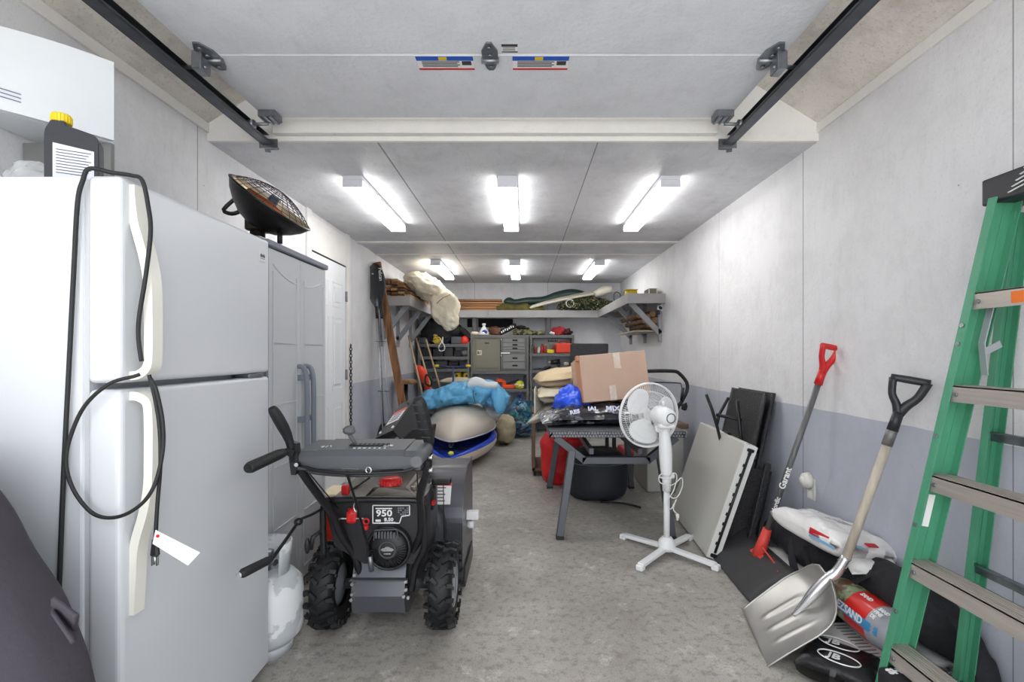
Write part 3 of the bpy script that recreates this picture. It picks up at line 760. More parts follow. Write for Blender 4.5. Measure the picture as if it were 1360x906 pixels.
# recoil starter
rc = V((-.585, 2.155, .418))
mb = MB(); mb.lathe([(.098, 0), (.098, .02), (.09, .028), (.085, .02), (.085, 0)], rc, (0, -1, 0), n=40); mb.lathe([(.084, 0), (.084, .018), (.06, .032), (.035, .036), (0, .036)], rc, (0, -1, 0), n=40)
for k in range(22):
    a = PI*1.02+k*PI*1.1/22
    if k == 11: continue
    er = V((math.cos(a), 0, math.sin(a))); mb.bar(rc+er*.045+V((0, -.037, 0)), rc+er*.078+V((0, -.026, 0)), .004, .008, up=(0, -1, 0))
st = part(T, 'recoil_starter', mb, black)
mb = MB()
mb.lathe([(.035, .035), (.037, .040), (.033, .040), (.033, .035)], rc, (0, -1, 0), n=30)
for k in range(7): mb.box2((rc.x-.052+.013*k, rc.y-.040, rc.z+.050), (rc.x-.045+.013*k, rc.y-.030, rc.z+.076+.004*(k % 6 > 0)))
for s_ in (-1,): mb.tube([(rc.x-.06, rc.y-.035, rc.z+.04), (rc.x-.055, rc.y-.035, rc.z+.085), (rc.x+.04, rc.y-.035, rc.z+.088), (rc.x+.048, rc.y-.035, rc.z+.04)], .003, n=6)
part(st, 'vent_slots', mb, graphite)
mb = MB(); e = rc+V((0, -.0375, 0)); mb.prism([e+V(p) for p in ((-.03, 0, .0), (-.02, 0, .008), (-.012, 0, .008), (-.008, 0, .013), (.008, 0, .013), (.012, 0, .008), (.02, 0, .008), (.03, 0, 0), (.02, 0, -.006), (-.02, 0, -.006))], (0, -.001, 0)); mb.box(e+V((0, 0, -.017)), (.03, .0016, .005)); part(st, 'emblem', mb, chrome, 'silver emblem plate')
# label
mb = MB(); x0, x1, z0, z1, yy = -.66, -.498, .520, .598, 2.158
bord = [(x0, z1), (x1, z1), (x1, z0+.035), (x1-.035, z0+.03), (x1-.045, z0), (x0, z0), (x0, z1)]
for a, b_ in zip(bord[:-1], bord[1:]): mb.bar((a[0], yy, a[1]), (b_[0], yy, b_[1]), .004, .004, m=0)
mb.box2((x0+.012, yy-.001, z1-.016), (x0+.085, yy, z1-.011), m=0)
mb.text('950', .040, (x0+.014, yy-.002, z1-.047), (1, 0, 0), (0, 0, 1), m=0, xs=1.2, bold=.001)
mb.text('8.50', .020, (x0+.05, yy-.002, z1-.068), (1, 0, 0), (0, 0, 1), m=0, xs=1.2, bold=.0006)
mb.box2((x0+.012, yy-.001, z1-.072), (x0+.035, yy, z1-.062), m=0); mb.box2((x0+.05, yy-.001, z1-.075), (x0+.10, yy, z1-.073), m=0)
for k in range(5):
    for j in range(4): 
        if (k*3+j*5) % 4: mb.box2((x1-.052+.010*k, yy-.001, z1-.042+.009*j), (x1-.045+.010*k, yy, z1-.036+.009*j), m=1)
part(T, 'engine_label', mb, [paper, mat('print_grey', (120, 122, 126), .6)], 'white outlined label reading 950')
# tube frame round the engine
mb = MB(); mb.tube([(-.865, 2.13, .38), (-.865, 2.12, .56), (-.855, 2.115, .615), (-.82, 2.11, .636), (-.47, 2.11, .636), (-.435, 2.115, .615), (-.425, 2.12, .56), (-.43, 2.14, .42), (-.47, 2.16, .33), (-.49, 2.16, .22)], .014, n=10, sub=4)
part(T, 'bumper_frame', mb, gb)
# handlebars
mb = MB()
mb.tube([(-.885, 1.92, .87), (-.875, 1.92, .82), (-.84, 2.02, .68), (-.815, 2.10, .58), (-.79, 2.14, .47), (-.745, 2.18, .36), (-.72, 2.20, .22)], .0165, n=12, sub=4)
part(T, 'handlebar', mb, gb)
mb = MB()
mb.tube([(-.375, 1.92, .90), (-.372, 1.92, .82), (-.425, 2.03, .68), (-.435, 2.10, .58), (-.445, 2.14, .48), (-.49, 2.18, .37), (-.505, 2.20, .22)], .0165, n=12, sub=4)
part(T, 'handlebar', mb, gb)
# control panel
mb = MB()
prof = [(1.895, .822), (1.89, .872), (1.915, .892), (2.10, .902), (2.12, .875), (2.10, .822)]
mb.prism([(-.80, y, z) for y, z in prof], (.34, 0, 0)); mb.prism([(-.875, y, z-.004) for y, z in prof], (.075, 0, 0)); mb.prism([(-.46, y, z-.004) for y, z in prof], (.065, 0, 0))
cp = part(T, 'control_panel', mb, graphite)
mb = MB(); mb.sheet(lambda u, v: (-.85+.42*u, 1.90+.12*v, .822-.028*math.sin(PI*u)**.4-.012*v), 20, 4, th=.012); part(cp, 'panel_underside', mb, dk)
mb = MB(); mb.box((-.62, 1.985, .899), (.155, .035, .003), (.05, 0, 0), m=0)
for k in range(8): mb.box((-.685+.0185*k, 1.985, .9005), (.004, .028, .003), (.05, 0, 0), m=1)
for k in range(7): mb.box((-.665+.020*k, 1.935, .8945), (.010 if k < 3 else .006, .010, .0015), (.05, 0, 0), m=2)
part(cp, 'speed_slot', mb, [darkgap, graphite, paper])
mb = MB(); mb.text('7/1', .035, (-.80, 1.935, .8955), (.9, .35, .03), (-.35, .9, .05), ext=.0006, xs=1.1); mb.text('4/8', .032, (-.555, 1.95, .8965), (.9, .35, .03), (-.35, .9, .05), ext=.0006, xs=1.0)
part(cp, 'printed_marks', mb, paper, 'white printed marks')
mb = MB(); mb.tube([(-.67, 1.985, .89), (-.69, 1.98, .925), (-.70, 1.975, .945)], .008, n=10); mb.tube([(-.715, 1.96, .955), (-.70, 1.97, .962), (-.68, 1.98, .962)], [.012, .017, .012], n=12, sub=3); mb.blob((-.698, 1.97, .955), (.026, .016, .014), nu=16, nv=10); part(cp, 'speed_lever', mb, graphite)
mb = MB(); mb.tube([(-.86, 1.875, .84), (-.75, 1.865, .818), (-.62, 1.862, .812), (-.45, 1.865, .82), (-.38, 1.875, .85)], .006, n=8, sub=4)
for x in (-.86, -.39): mb.cyl((x, 1.885, .845), (x, 1.865, .845), .007, n=8)
part(T, 'cross_rod', mb, blackm)
mb = MB(); mb.ring((-.585, 1.86, .825), (.2, 1, 0), .011, .003, 20, 6); mb.cyl((-.86, 1.862, .845), (-.86, 1.858, .845), .008, n=8); mb.cyl((-.40, 1.862, .845), (-.40, 1.858, .845), .008, n=8); mb.cyl((-.36, 1.88, .82), (-.345, 1.88, .82), .009, n=8); mb.cyl((-.36, 1.88, .87), (-.345, 1.88, .87), .009, n=8)
part(T, 'rod_fittings', mb, chrome)
# steering rod from panel to gearbox
mb = MB(); mb.tube([(-.675, 1.875, .815), (-.672, 1.95, .70), (-.668, 2.06, .52), (-.655, 2.10, .40)], .0055, n=8, sub=3); part(T, 'shift_rod', mb, blackm)
mb = MB(); mb.cyl((-.655, 2.10, .40), (-.652, 2.115, .33), .010, .012, n=10); part(T, 'rod_sleeve', mb, steel)
mb = MB()
for (a, b_) in (((-.85, 1.9, .83), (-.80, 2.12, .60)), ((-.41, 1.9, .82), (-.45, 2.12, .60))):
    mb = MB(); mb.tube([a, b_], .0025, n=6); part(T, 'control_cable', mb, blackm)
# grips
for (x, dx) in ((-.885, -.035), (-.362, .0)):
    if x < -.6:
        mb = MB(); mb.tube([(-.89, 1.90, .895), (-.905, 1.83, .893)], .014, n=12); mb.tube([(-.903, 1.845, .893), (-.908, 1.82, .892), (-.922, 1.66, .883), (-.923, 1.645, .882)], [.017, .0195, .0205, .016], n=16); mb.cyl((-.923, 1.646, .882), (-.9235, 1.642, .882), .006, n=10)
    else:
        mb = MB(); mb.tube([(-.375, 1.93, .90), (-.368, 1.86, .905), (-.362, 1.74, .905), (-.361, 1.66, .90)], [.018, .026, .024, .020], n=16)
    part(T, 'hand_grip', mb, rubber if x < -.6 else graphite)
mb = MB(); mb.tube([(-.885, 1.89, .85), (-.895, 1.88, .93), (-.905, 1.85, .99), (-.922, 1.82, 1.05), (-.926, 1.81, 1.068)], [.010, .016, .022, .021, .014], n=12, sub=2, flat=.8); part(T, 'clutch_lever', mb, rubber)
mb = MB(); mb.tube([(-.365, 1.90, .85), (-.362, 1.89, .92), (-.372, 1.86, 1.0), (-.385, 1.83, 1.08), (-.39, 1.82, 1.10)], [.012, .018, .026, .026, .018], n=12, sub=2, flat=.8)
for k in range(5): mb.box((-.368-.005*k, 1.868-.012*k, .95+.032*k), (.034, .02, .004))
part(T, 'clutch_lever', mb, rubber)
mb = MB(); mb.prism([(-.90, 1.885, .93), (-.87, 1.885, .92), (-.865, 1.885, .86), (-.875, 1.885, .80), (-.892, 1.885, .80), (-.90, 1.885, .86)], (0, .03, 0)); mb.cyl((-.885, 1.88, .89), (-.885, 1.86, .89), .014, n=12); part(T, 'lever_bracket', mb, black)
# chute crank
mb = MB(); mb.tube([(-.865, 1.50, .590), (-.862, 1.51, .591), (-.835, 1.60, .590), (-.83, 1.615, .589)], [.010, .015, .014, .010], n=14); cg = part(T, 'crank_grip', mb, rubber)
mb = MB(); mb.cyl((-.8655, 1.498, .590), (-.867, 1.492, .590), .010, n=10); part(cg, 'end_nut', mb, chrome, 'bright end nut')
mb = MB(); mb.tube([(-.83, 1.615, .589), (-.825, 1.64, .60), (-.845, 1.84, .632), (-.85, 1.86, .636), (-.862, 2.10, .60), (-.75, 2.4, .66)], .006, n=8, sub=3); mb.blob((-.845, 1.845, .634), (.017, .017, .014), nu=12, nv=8); part(T, 'crank_rod', mb, blackm)
mb = MB(); mb.tube([(-.87, 2.12, .50), (-.90, 2.10, .48), (-.905, 2.09, .43)], .010, n=8); mb.blob((-.915, 2.08, .45), (.012, .012, .035), nu=10, nv=8); part(T, 'side_knob', mb, black)
# auger housing
mb = MB()
hx0, hx1 = -.935, -.325
pr = [(2.62, .02)] + [(2.90-.28*math.cos(a), .33+.28*math.sin(a)) for a in [PI*k/20*.52 for k in range(21)]] + [(3.05, .60), (3.05, .595), (2.90, .60)]
inner = [(2.90-.27*math.cos(a), .33+.27*math.sin(a)) for a in [PI*.52*k/20 for k in range(20, -1, -1)]] + [(2.63, .02)]
poly = [(2.62, .03)] + [(2.90-.28*math.cos(PI*.5*k/16), .33+.28*math.sin(PI*.5*k/16)) for k in range(17)] + [(3.08, .61)] + [(3.08, .60)] + [(2.90-.268*math.cos(PI*.5*k/16), .33+.268*math.sin(PI*.5*k/16)) for k in range(16, -1, -1)] + [(2.632, .03)]
mb.prism([(hx0, y, z) for y, z in poly], (hx1-hx0, 0, 0), smooth=False)
H = part(T, 'auger_housing', mb, dk2)
for x in (hx0, hx1-.0):
    mb = MB(); pl = [(2.62, .03)] + [(2.90-.285*math.cos(PI*.5*k/16), .33+.285*math.sin(PI*.5*k/16)) for k in range(17)] + [(3.10, .615), (3.14, .50), (3.14, .03)]
    mb.prism([(x-.004, y, z) for y, z in pl], (.008, 0, 0)); part(H, 'side_plate', mb, dk2)
    mb = MB(); mb.prism([(x+(.006 if x > cx else -.014), y, z) for y, z in ((2.66, 0), (3.05, 0), (3.08, .03), (3.05, .10), (2.66, .10), (2.62, .03))], (.008, 0, 0)); part(H, 'skid_shoe', mb, blackm)
mb = MB(); mb.cyl((-.60, 2.56, .32), (-.60, 2.63, .32), .17, .20, n=32); mb.cyl((-.60, 2.50, .32), (-.60, 2.58, .32), .10, .16, n=24); part(T, 'impeller_housing', mb, dk2)
mb = MB(); mb.cyl((hx0+.01, 2.93, .28), (hx1-.01, 2.93, .28), .018, n=14)
for s_ in (-1, 1):
    pts = [V((cx+s_*(.04+.24*k/48), 2.93+.17*math.cos(k*.38), .28+.17*math.sin(k*.38))) for k in range(49)]; mb.tube(pts, .010, n=6)
part(T, 'auger', mb, redo, 'orange-red auger')
mb = MB(); mb.box2((-.478, 2.604, .50), (-.40, 2.607, .60), m=0)
R3 = Matrix.Rotation(-.35, 3, 'X')
mb = MB(); c = V((-.46, 2.668, .505)); R3 = Matrix.Rotation(-.55, 3, 'X')
mb.box(c, (.14, .004, .12), R3, m=0); mb.box(c+R3 @ V((0, -.003, .05)), (.14, .002, .018), R3, m=1)
for k in range(5): mb.box(c+R3 @ V((-.01, -.003, .03-.018*k)), (.10-.02*(k % 2), .002, .005), R3, m=2)
part(H, 'warning_sticker', mb, [paper, redo, ink], 'white warning sticker with red header')
mb = MB(); mb.box((-.405, 2.45, .63), (.095, .05, .035), bev=.01, seg=2); mb.box((-.46, 2.40, .56), (.06, .08, .10), bev=.006); mb.bar((-.40, 2.47, .62), (-.41, 2.56, .30), .004, .004); part(T, 'drift_latch', mb, black)
mb = MB(); mb.box((-.425, 2.34, .555), (.014, .03, .018)); part(T, 'stop_switch', mb, red, 'red stop switch')
mb = MB(); mb.box((-.285, 2.80, .345), (.07, .05, .045), bev=.004); mb.cyl((-.32, 2.85, .27), (-.285, 2.85, .27), .02, n=12); part(T, 'clean_out_tool', mb, white2, 'white block on the housing side')
# chute
mb = MB(); mb.lathe([(.085, .58), (.085, .66), (.075, .67)], (-.60, 2.75, 0), n=28)
mb.prism([(-.675, 2.70, .64), (-.53, 2.70, .64), (-.50, 2.70, .86), (-.655, 2.70, .84)], (0, .14, 0)); part(T, 'chute', mb, blackm)
mb = MB(); A_ = at(543, 533, 2.72); Bq = at(511, 578, 2.50)
mb.bar(A_, Bq, .14, .012, up=(-.55, -.25, .8)); up_ = V((-.55, -.25, .8))
d_ = (Bq-A_).normalized(); sd_ = d_.cross(up_).normalized(); un = sd_.cross(d_).normalized()
for s_ in (-1, 1): mb.prism([A_+sd_*.07*s_, Bq+sd_*.07*s_, Bq+sd_*.07*s_-un*.06, A_+sd_*.07*s_-un*.12+d_*.04], sd_*.008)
mb.bar(A_-un*.12+d_*.04, A_, .14, .010)
df = part(T, 'chute_deflector', mb, black)
m_ = (A_+Bq)/2+un*.0075+d_*.0
mb = MB(); mb.bar(m_-d_*.055, m_+d_*.05, .10, .002, m=0, up=un); mb.bar(m_-d_*.055+un*.001, m_-d_*.032+un*.001, .10, .002, m=1, up=un)
for k in range(4): mb.bar(m_-d_*.02+d_*.017*k+un*.001-sd_*.035, m_-d_*.02+d_*.017*k+un*.001+sd_*.035, .005, .002, m=2, up=un)
part(df, 'warning_sticker', mb, [paper, redo, ink], 'white warning sticker with red header')
mb = MB()
for s_ in (-.05, .05): mb.cyl(Bq-d_*.03+sd_*s_, Bq-d_*.03+sd_*s_+un*.012, .009, n=10)
part(df, 'rivets', mb, chrome)

# carton behind the blower
t = thing('carton', 'cream and orange carton on the floor behind the engine of the snow blower', 'box', (-1.12, 3.2, 0))
mb = MB(); mb.box2((-1.28, 3.07, 0), (-1.00, 3.30, .38), .004); part(t, 'box_body', mb, mat('cream_card', (214, 200, 170), .7))
mb = MB(); mb.box2((-1.27, 3.065, .0), (-1.01, 3.07, .30)); mb.box2((-1.0, 3.08, .0), (-.995, 3.29, .30)); part(t, 'printed_band', mb, redo, 'orange printed band')
# ================================================================ high shelf round three walls
sg = mat('grey_painted_shelf', (150, 151, 155), .5, var=.12, vscale=6, bump=.08)
sgd = mat('grey_painted_shelf_edge', (158, 156, 156), .5, var=.1, vscale=5)
ZS = 1.95
t = thing('left_wall_shelf', 'grey painted bracket shelf high on the left wall carrying planks', 'shelf', (-1.55, 6.8, 1.85), 'x')
del t['group']; t.name = 'wall_shelf'; WM['wall_shelf'] = WM['left_wall_shelf']
mb = MB(); mb.box2((XL+.003, 5.89, ZS-.03), (-1.38, 7.76, ZS)); part(t, 'deck', mb, sg)
mb = MB(); mb.box2((-1.38, 5.89, ZS-.11), (-1.35, 7.76, ZS+.002)); mb.box2((XL+.003, 5.86, ZS-.11), (-1.35, 5.89, ZS+.002)); part(t, 'fascia', mb, sgd)
for y in (6.0, 6.75, 7.5):
    mb = MB(); mb.bar((XL+.02, y, ZS-.50), (-1.39, y, ZS-.06), .04, .06); mb.box2((XL+.003, y-.02, ZS-.60), (XL+.04, y+.02, ZS-.03)); part(t, 'bracket', mb, sg)
t = thing('wall_shelf', 'grey painted bracket shelf high on the right wall with its end facing the room', 'shelf', (1.45, 6.7, 1.85))
mb = MB(); mb.box2((1.225, 5.62, ZS-.03), (XR-.003, 7.76, ZS)); part(t, 'deck', mb, sg)
mb = MB(); mb.box2((1.20, 5.62, ZS-.11), (1.23, 7.76, ZS+.002)); mb.box2((1.20, 5.59, ZS-.11), (XR-.003, 5.62, ZS+.002)); part(t, 'fascia', mb, sgd)
for y in (5.75, 6.45, 7.3):
    mb = MB(); mb.bar((XR-.02, y, ZS-.45), (1.24, y, ZS-.06), .04, .06); mb.box2((XR-.04, y-.02, ZS-.55), (XR-.003, y+.02, ZS-.03)); part(t, 'bracket', mb, sg)
t = thing('wall_shelf', 'long grey painted shelf high across the back wall', 'shelf', (0, 7.97, 1.85))
mb = MB(); mb.box2((XL+.003, 7.80, ZS-.03), (XR-.003, YB-.003, ZS)); part(t, 'deck', mb, sg)
mb = MB(); mb.box2((XL+.003, 7.765, ZS-.115), (-.55, 7.80, ZS)); mb.box2((-.545, 7.765, ZS-.115), (XR-.003, 7.80, ZS)); part(t, 'fascia', mb, sgd)
for x in (-.78, .42):
    mb = MB(); mb.box2((x-.05, 8.05, 1.56), (x+.05, 8.09, ZS-.03)); mb.bar((x, 8.06, 1.58), (x, 7.84, ZS-.05), .05, .05); part(t, 'bracket', mb, sg)
mb = MB(); mb.box2((-.92, 8.13, 1.70), (-.16, 8.165, 1.84), .01); solo('black_level_case', mb, blackf, 'flat black case hung on the back wall just below the long shelf', 'case')

# planks on the left shelf
random.seed(11)
k = 0
rows = [(0, 4), (1, 4), (2, 3), (3, 3), (4, 2), (5, 2)]
labs = ['bottom', 'second', 'third', 'fourth', 'fifth', 'top']
wds = [mat('pine_plank', (186, 148, 104), .6, stretch=(14, 1, 14), var=.4, vscale=3), mat('dark_plank', (104, 76, 50), .6, stretch=(14, 1, 14), var=.5, vscale=3), mat('red_plank', (146, 100, 66), .6, stretch=(14, 1, 14), var=.4, vscale=3)]
for lv, n in rows:
    for j in range(n):
        w = .075; x = -1.70+.085*j+.01*random.random(); z = ZS+.003+.040*lv; y0 = 5.93+.10*random.random(); y1 = 7.15+.3*random.random()
        mb = MB(); mb.box2((x, y0, z), (x+w, y1, z+.032), .003)
        side = ['against the wall', 'next to the wall', 'third from the wall', 'outermost'][j]
        solo('wood_plank', mb, wds[(lv+j) % 3], 'rough wooden plank on the left shelf, %s layer, %s' % (labs[lv], side), 'plank', 'planks on the left shelf')
mb = MB(); mb.bar((-1.38, 6.02, ZS+.02), (-1.20, 6.75, ZS+.005), .10, .02); 
# big cream sack over the shelf
cream = mat('cream_sack_cloth', (240, 229, 204), .7, bump=.9, bdist=.05, bscale=6, var=.06, vscale=5)
def sackf(q, p):
    # neck pinched in the middle, lower skirt hanging
    return q
t = thing('cream_sack', 'large cream cloth sack slumped over the edge of the left shelf', 'sack', (-1.2, 6.45, 1.95))
mb = MB(); mb.blob((-1.27, 6.50, 2.13), (.31, .38, .135), e=(.8, .9), nz=.04, ns=8, seed=2, rot=(.0, .46, 0.2), nu=80, nv=48)
part(t, 'body', mb, cream)
mb = MB(); P = [at(592, 385, 6.25), at(600, 400, 6.22), at(603, 415, 6.2), at(600, 430, 6.2)]
mb.blob(at(592, 412, 6.28), (.16, .12, .25), e=(.9, .7), nz=.04, ns=9, seed=8, rot=(0, -.30, 0), nu=44, nv=28, fn=lambda q, p: V((q.x*(1.15-.55*max(0, -p.z)), q.y*(1-.3*max(0, -p.z)), q.z)))
part(t, 'hanging_neck', mb, cream)
mb = MB(); mb.tube([at(580, 403, 6.16), at(588, 396, 6.12), at(598, 391, 6.16)], .008, n=6, sub=3); part(t, 'tie_cord', mb, mat('tie_cord', (190, 178, 150), .8))
# timber bundle on the back shelf
for i, (z, x1) in enumerate([(0, -.36), (.036, -.42), (.072, -.36), (.108, -.33), (.150, -.33)]):
    for j in range(2):
        mb = MB(); y = 7.83+.13*j; mb.box2((-1.16+.02*j, y, ZS+.002+z), (x1-.03*j, y+.11, ZS+.033+z), .003)
        solo('timber_batten', mb, [wood_x, mat('orange_pine', (184, 124, 78), .6, stretch=(1, 14, 14), var=.3, vscale=3)][(i+j) % 2], 'orange-brown timber batten on the back shelf, %s layer, %s' % (labs[i], ['front', 'rear'][j]), 'timber', 'battens on the back shelf')
# dark green bundle
dgreen = mat('dark_green_vinyl', (38, 58, 54), .4, bump=.15, bscale=20)
mb = MB(); mb.tube([at(671, 404, 7.95), at(676, 401, 7.95), at(684, 402, 7.95), at(700, 400, 7.95), at(722, 399, 7.95), at(740, 394, 7.95), at(758, 390, 7.95), at(775, 392, 7.95), at(790, 399, 7.95)], [.05, .075, .055, .06, .065, .08, .075, .06, .04], n=14, sub=5)
solo('rolled_green_sheet', mb, dgreen, 'dark green rolled vinyl sheet lying wavy along the back shelf', 'roll')
mb = MB(); mb.blob((-.10, 7.93, ZS+.03), (.45, .11, .085), e=(.8, .8), nz=.035, ns=7, seed=5, flat=ZS+.002); solo('olive_tarpaulin', mb, olive, 'crumpled olive canvas under the green roll on the back shelf', 'tarpaulin')
offw = mat('offwhite_board', (226, 220, 204), .4)
mb = MB()
def bd(u, v):
    px = 697+118*u; w = .015+.11*math.sin(PI*min(1, u*1.05))**.7*(.5+.5*u)
    c = at(697+120*u, 410-24*u-4*math.sin(PI*u), 7.74)
    return (c.x, 7.86+(v-.5)*.14*math.sin(PI*(.08+.88*u)), c.z+.045*math.sin(PI*(.05+.9*u))*(v-.35)*1.6)
mb.sheet(bd, 30, 8, th=.03)
t = thing('body_board', 'long off-white pointed board lying across the back shelf', 'board', at(755, 402, 7.86))
part(t, 'board', mb, offw)
mb = MB(); mb.tube([at(790, 391, 7.76), at(802, 386, 7.76), at(812, 384, 7.76)], [.05, .07, .05], n=14, sub=3); part(t, 'rounded_tail', mb, offw)
mb = MB(); mb.ring(at(757, 403, 7.77), (0, 1, .2), .06, .009, 30, 8); part(t, 'ring_handle', mb, white2)
# camouflage net
random.seed(3)
mb = MB(); mb.blob((1.06, 7.93, ZS+.05), (.42, .16, .10), e=(.8, .8), nz=.04, ns=6, seed=9, nu=40, nv=22, flat=ZS+.003, m=0)
for i in range(2600):
    th = random.random()*2*PI; ph = random.uniform(-.3, 1.4)
    k_ = random.uniform(.9, 1.12); c = V((1.06+.46*k_*math.cos(ph)*math.cos(th), 7.90+.21*k_*math.cos(ph)*math.sin(th), ZS+.05+.15*k_*math.sin(ph)))
    a = V((random.uniform(-1, 1), random.uniform(-1, 1), random.uniform(-1, 1))).normalized(); b_ = a.orthogonal().normalized(); s_ = random.uniform(.010, .026)
    mb.add([c-a*s_, c+b_*s_*.5, c+a*s_, c-b_*s_*.5], [[0, 1, 2, 3]], False, random.choice([1, 1, 2, 0, 3]))
solo('camouflage_net', mb, [mat('net_dark', (38, 44, 36), .9), mat('net_green', (84, 96, 52), .8), mat('net_tan', (168, 160, 120), .8), mat('net_deep', (52, 62, 48), .8)], 'leafy green camouflage netting heaped at the right end of the back shelf', 'netting')
mb = MB(); mb.tube([at(815, 395, 7.2), at(818, 388, 7.2), at(824, 392, 7.2), at(820, 407, 7.2)], .006, n=6, sub=3, closed=True); solo('black_wire_loop', mb, blackm, 'black wire loop standing up behind the yellow container', 'wire')
Yc = 6.0; c = at(838, 391, Yc)
t = thing('yellow_container', 'low yellow plastic container on the right wall shelf', 'container', (c.x, Yc, ZS)); mb = MB(); mb.box((c.x, Yc, ZS+.045), (.14, .12, .085), bev=.025, seg=3); part(t, 'body', mb, mat('mustard_plastic', (204, 176, 34), .4)); mb = MB(); mb.box((c.x, Yc, ZS+.09), (.145, .125, .012), bev=.004); part(t, 'lid', mb, mat('mustard_plastic', (204, 176, 34), .4))
t = thing('glass_jar_box', 'small clear plastic box in a wooden tray on the right wall shelf', 'box', (1.53, 5.9, ZS))
mb = MB(); mb.box2((1.40, 5.75, ZS+.002), (1.60, 6.1, ZS+.02)); part(t, 'tray', mb, wood_y)
mb = MB(); mb.box2((1.49, 5.78, ZS+.02), (1.59, 6.0, ZS+.085), .005); part(t, 'box', mb, mat('smoky_glass', (120, 116, 100), .15, coat=.5))
for (a, b_) in ((1.488, 1.50), (1.582, 1.594)):
    mb = MB(); mb.box2((a, 5.775, ZS+.018), (b_, 5.785, ZS+.09)); part(t, 'corner_strip', mb, offw)
# firewood bundle under the right shelf
brown = [mat('bark_brown', (112, 84, 62), .8, stretch=(6, 1, 6), var=.5, vscale=5), mat('split_wood', (166, 132, 98), .8, stretch=(6, 1, 6), var=.4, vscale=5)]
random.seed(5)
for i, (x, z, r) in enumerate([(1.585, 1.66, .045), (1.50, 1.70, .04), (1.56, 1.74, .04), (1.45, 1.655, .035), (1.40, 1.72, .035), (1.58, 1.585, .04), (1.50, 1.61, .035)]):
    y0 = 5.82+.06*random.random(); mb = MB(); mb.tube([(x, y0, z), (x+.004, y0+.35, z+.004), (x, 6.7+.2*random.random(), z)], [r, r*1.03, r*.95], n=10, m=0); mb.tube([(x, y0-.001, z), (x, y0, z)], r*.92, n=10, m=1)
    solo('firewood_log', mb, brown, 'split log resting on the brackets under the right shelf', 'log', 'logs under the right shelf')
mb = MB(); mb.box2((1.34, 5.80, 1.525), (1.63, 6.95, 1.54)); solo('cradle_board', mb, mat('pale_board', (170, 160, 140), .7), 'thin board holding the logs below the right wall shelf', 'board')
mb = MB(); mb.box((1.60, 5.72, 1.80), (.05, .05, .06), bev=.01, m=0); mb.cyl((1.60, 5.69, 1.80), (1.60, 5.66, 1.79), .018, n=14, m=1); mb.box((1.585, 5.70, 1.745), (.03, .03, .05), bev=.006, m=2); mb.box2((1.62, 5.70, 1.76), (1.634, 5.74, 1.84), m=0)
solo('security_camera', mb, [white2, black, black], 'tiny white and black device fixed to the right wall under the shelf', 'camera')

# ================================================================ tall things leaning at the left wall
bp_ = mat('paddle_black', (30, 31, 35), .4)
t = thing('kayak_paddle', 'long kayak paddle with black blade up, standing against the left wall', 'paddle', (-1.58, 5.62, 0))
mb = MB()
def blade(u, v):
    # v from top to bottom
    w = .108*math.sin(PI*min(1, .04+.93*v**.85))**.72*(1-.3*max(0, (v-.72)/.28))
    return (-1.682+.02*v+w*(2*u-1), 5.58+.012*(1-(2*u-1)**2)+.02*v, 2.29-.52*v)
mb.sheet(blade, 12, 24, th=.012); part(t, 'blade', mb, bp_)
mb = MB(); mb.text('Pelican', .060, (-1.645, 5.575, 2.24), (.1, 0, -1), (1, 0, .1), ext=.001, xs=.9); mb.text('P', .03, (-1.72, 5.575, 2.18), (.0, 0, -1), (1, 0, 0), ext=.001)
part(t, 'blade_lettering', mb, paper, 'white lettering down the blade')
mb = MB(); mb.tube([(-1.662, 5.60, 1.80), (-1.62, 5.61, .9), (-1.60, 5.60, .46)], .016, n=12); mb.cyl((-1.664, 5.60, 1.90), (-1.662, 5.60, 1.77), .02, .018, n=12); part(t, 'shaft', mb, steel, 'grey metal shaft')
mb = MB(); mb.sheet(lambda u, v: (-1.59+.085*math.sin(PI*min(1, .06+.92*(1-v)**.75))**.55*(2*u-1), 5.58, .47-.46*v), 10, 16, th=.012); part(t, 'blade', mb, bp_)
for k, (x0, x1, lb) in enumerate(((-1.655, -1.55, 'left'), (-1.60, -1.46, 'right'))):
    t = thing('ski_pole', 'thin grey ski pole leaning by the paddle, the %s one of the pair' % lb, 'ski pole', (x1, 5.52, 0), 'ski poles by the paddle')
    mb = MB(); mb.tube([(x0, 5.54, 1.75), (x1, 5.50, .0)], [.010, .006], n=8); part(t, 'pole', mb, mat('pole_silver', (168, 170, 176), .35, .5))
    mb = MB(); mb.tube([(x0, 5.54, 1.80), (x0+.01, 5.54, 1.66)], .017, n=10, flat=.8); part(t, 'grip', mb, black)
    mb = MB()
    for f in (.2, .52, .93):
        c = V((x0, 5.54, 1.75)).lerp(V((x1, 5.50, 0)), f); mb.lathe([(0, -.003), (.032, -.002), (.032, .002), (0, .003)], c, (.05, 0, 1), n=14)
    part(t, 'basket', mb, black)
mb = MB(); mb.bar((-1.70, 5.72, 2.33), (-1.30, 5.78, .0), .085, .04, up=(0, -1, 0)); solo('leaning_plank', mb, wood_z, 'tall weathered brown plank leaning on the left wall behind the paddle', 'plank')
t = thing('bar_stool', 'wooden topped stool with dark post near the left wall shelf', 'stool', (-1.56, 6.55, 0))
mb = MB(); mb.lathe([(0, .86), (.14, .86), (.145, .875), (.145, .895), (.135, .91), (0, .91)], (-1.56, 6.55, 0), n=32); part(t, 'seat', mb, wood_x)
mb = MB(); mb.cyl((-1.56, 6.55, .06), (-1.56, 6.55, .86), .028, n=14); mb.lathe([(0, .0), (.19, 0), (.18, .025), (.04, .06), (0, .06)], (-1.56, 6.55, 0), n=28); part(t, 'pedestal', mb, blackm)
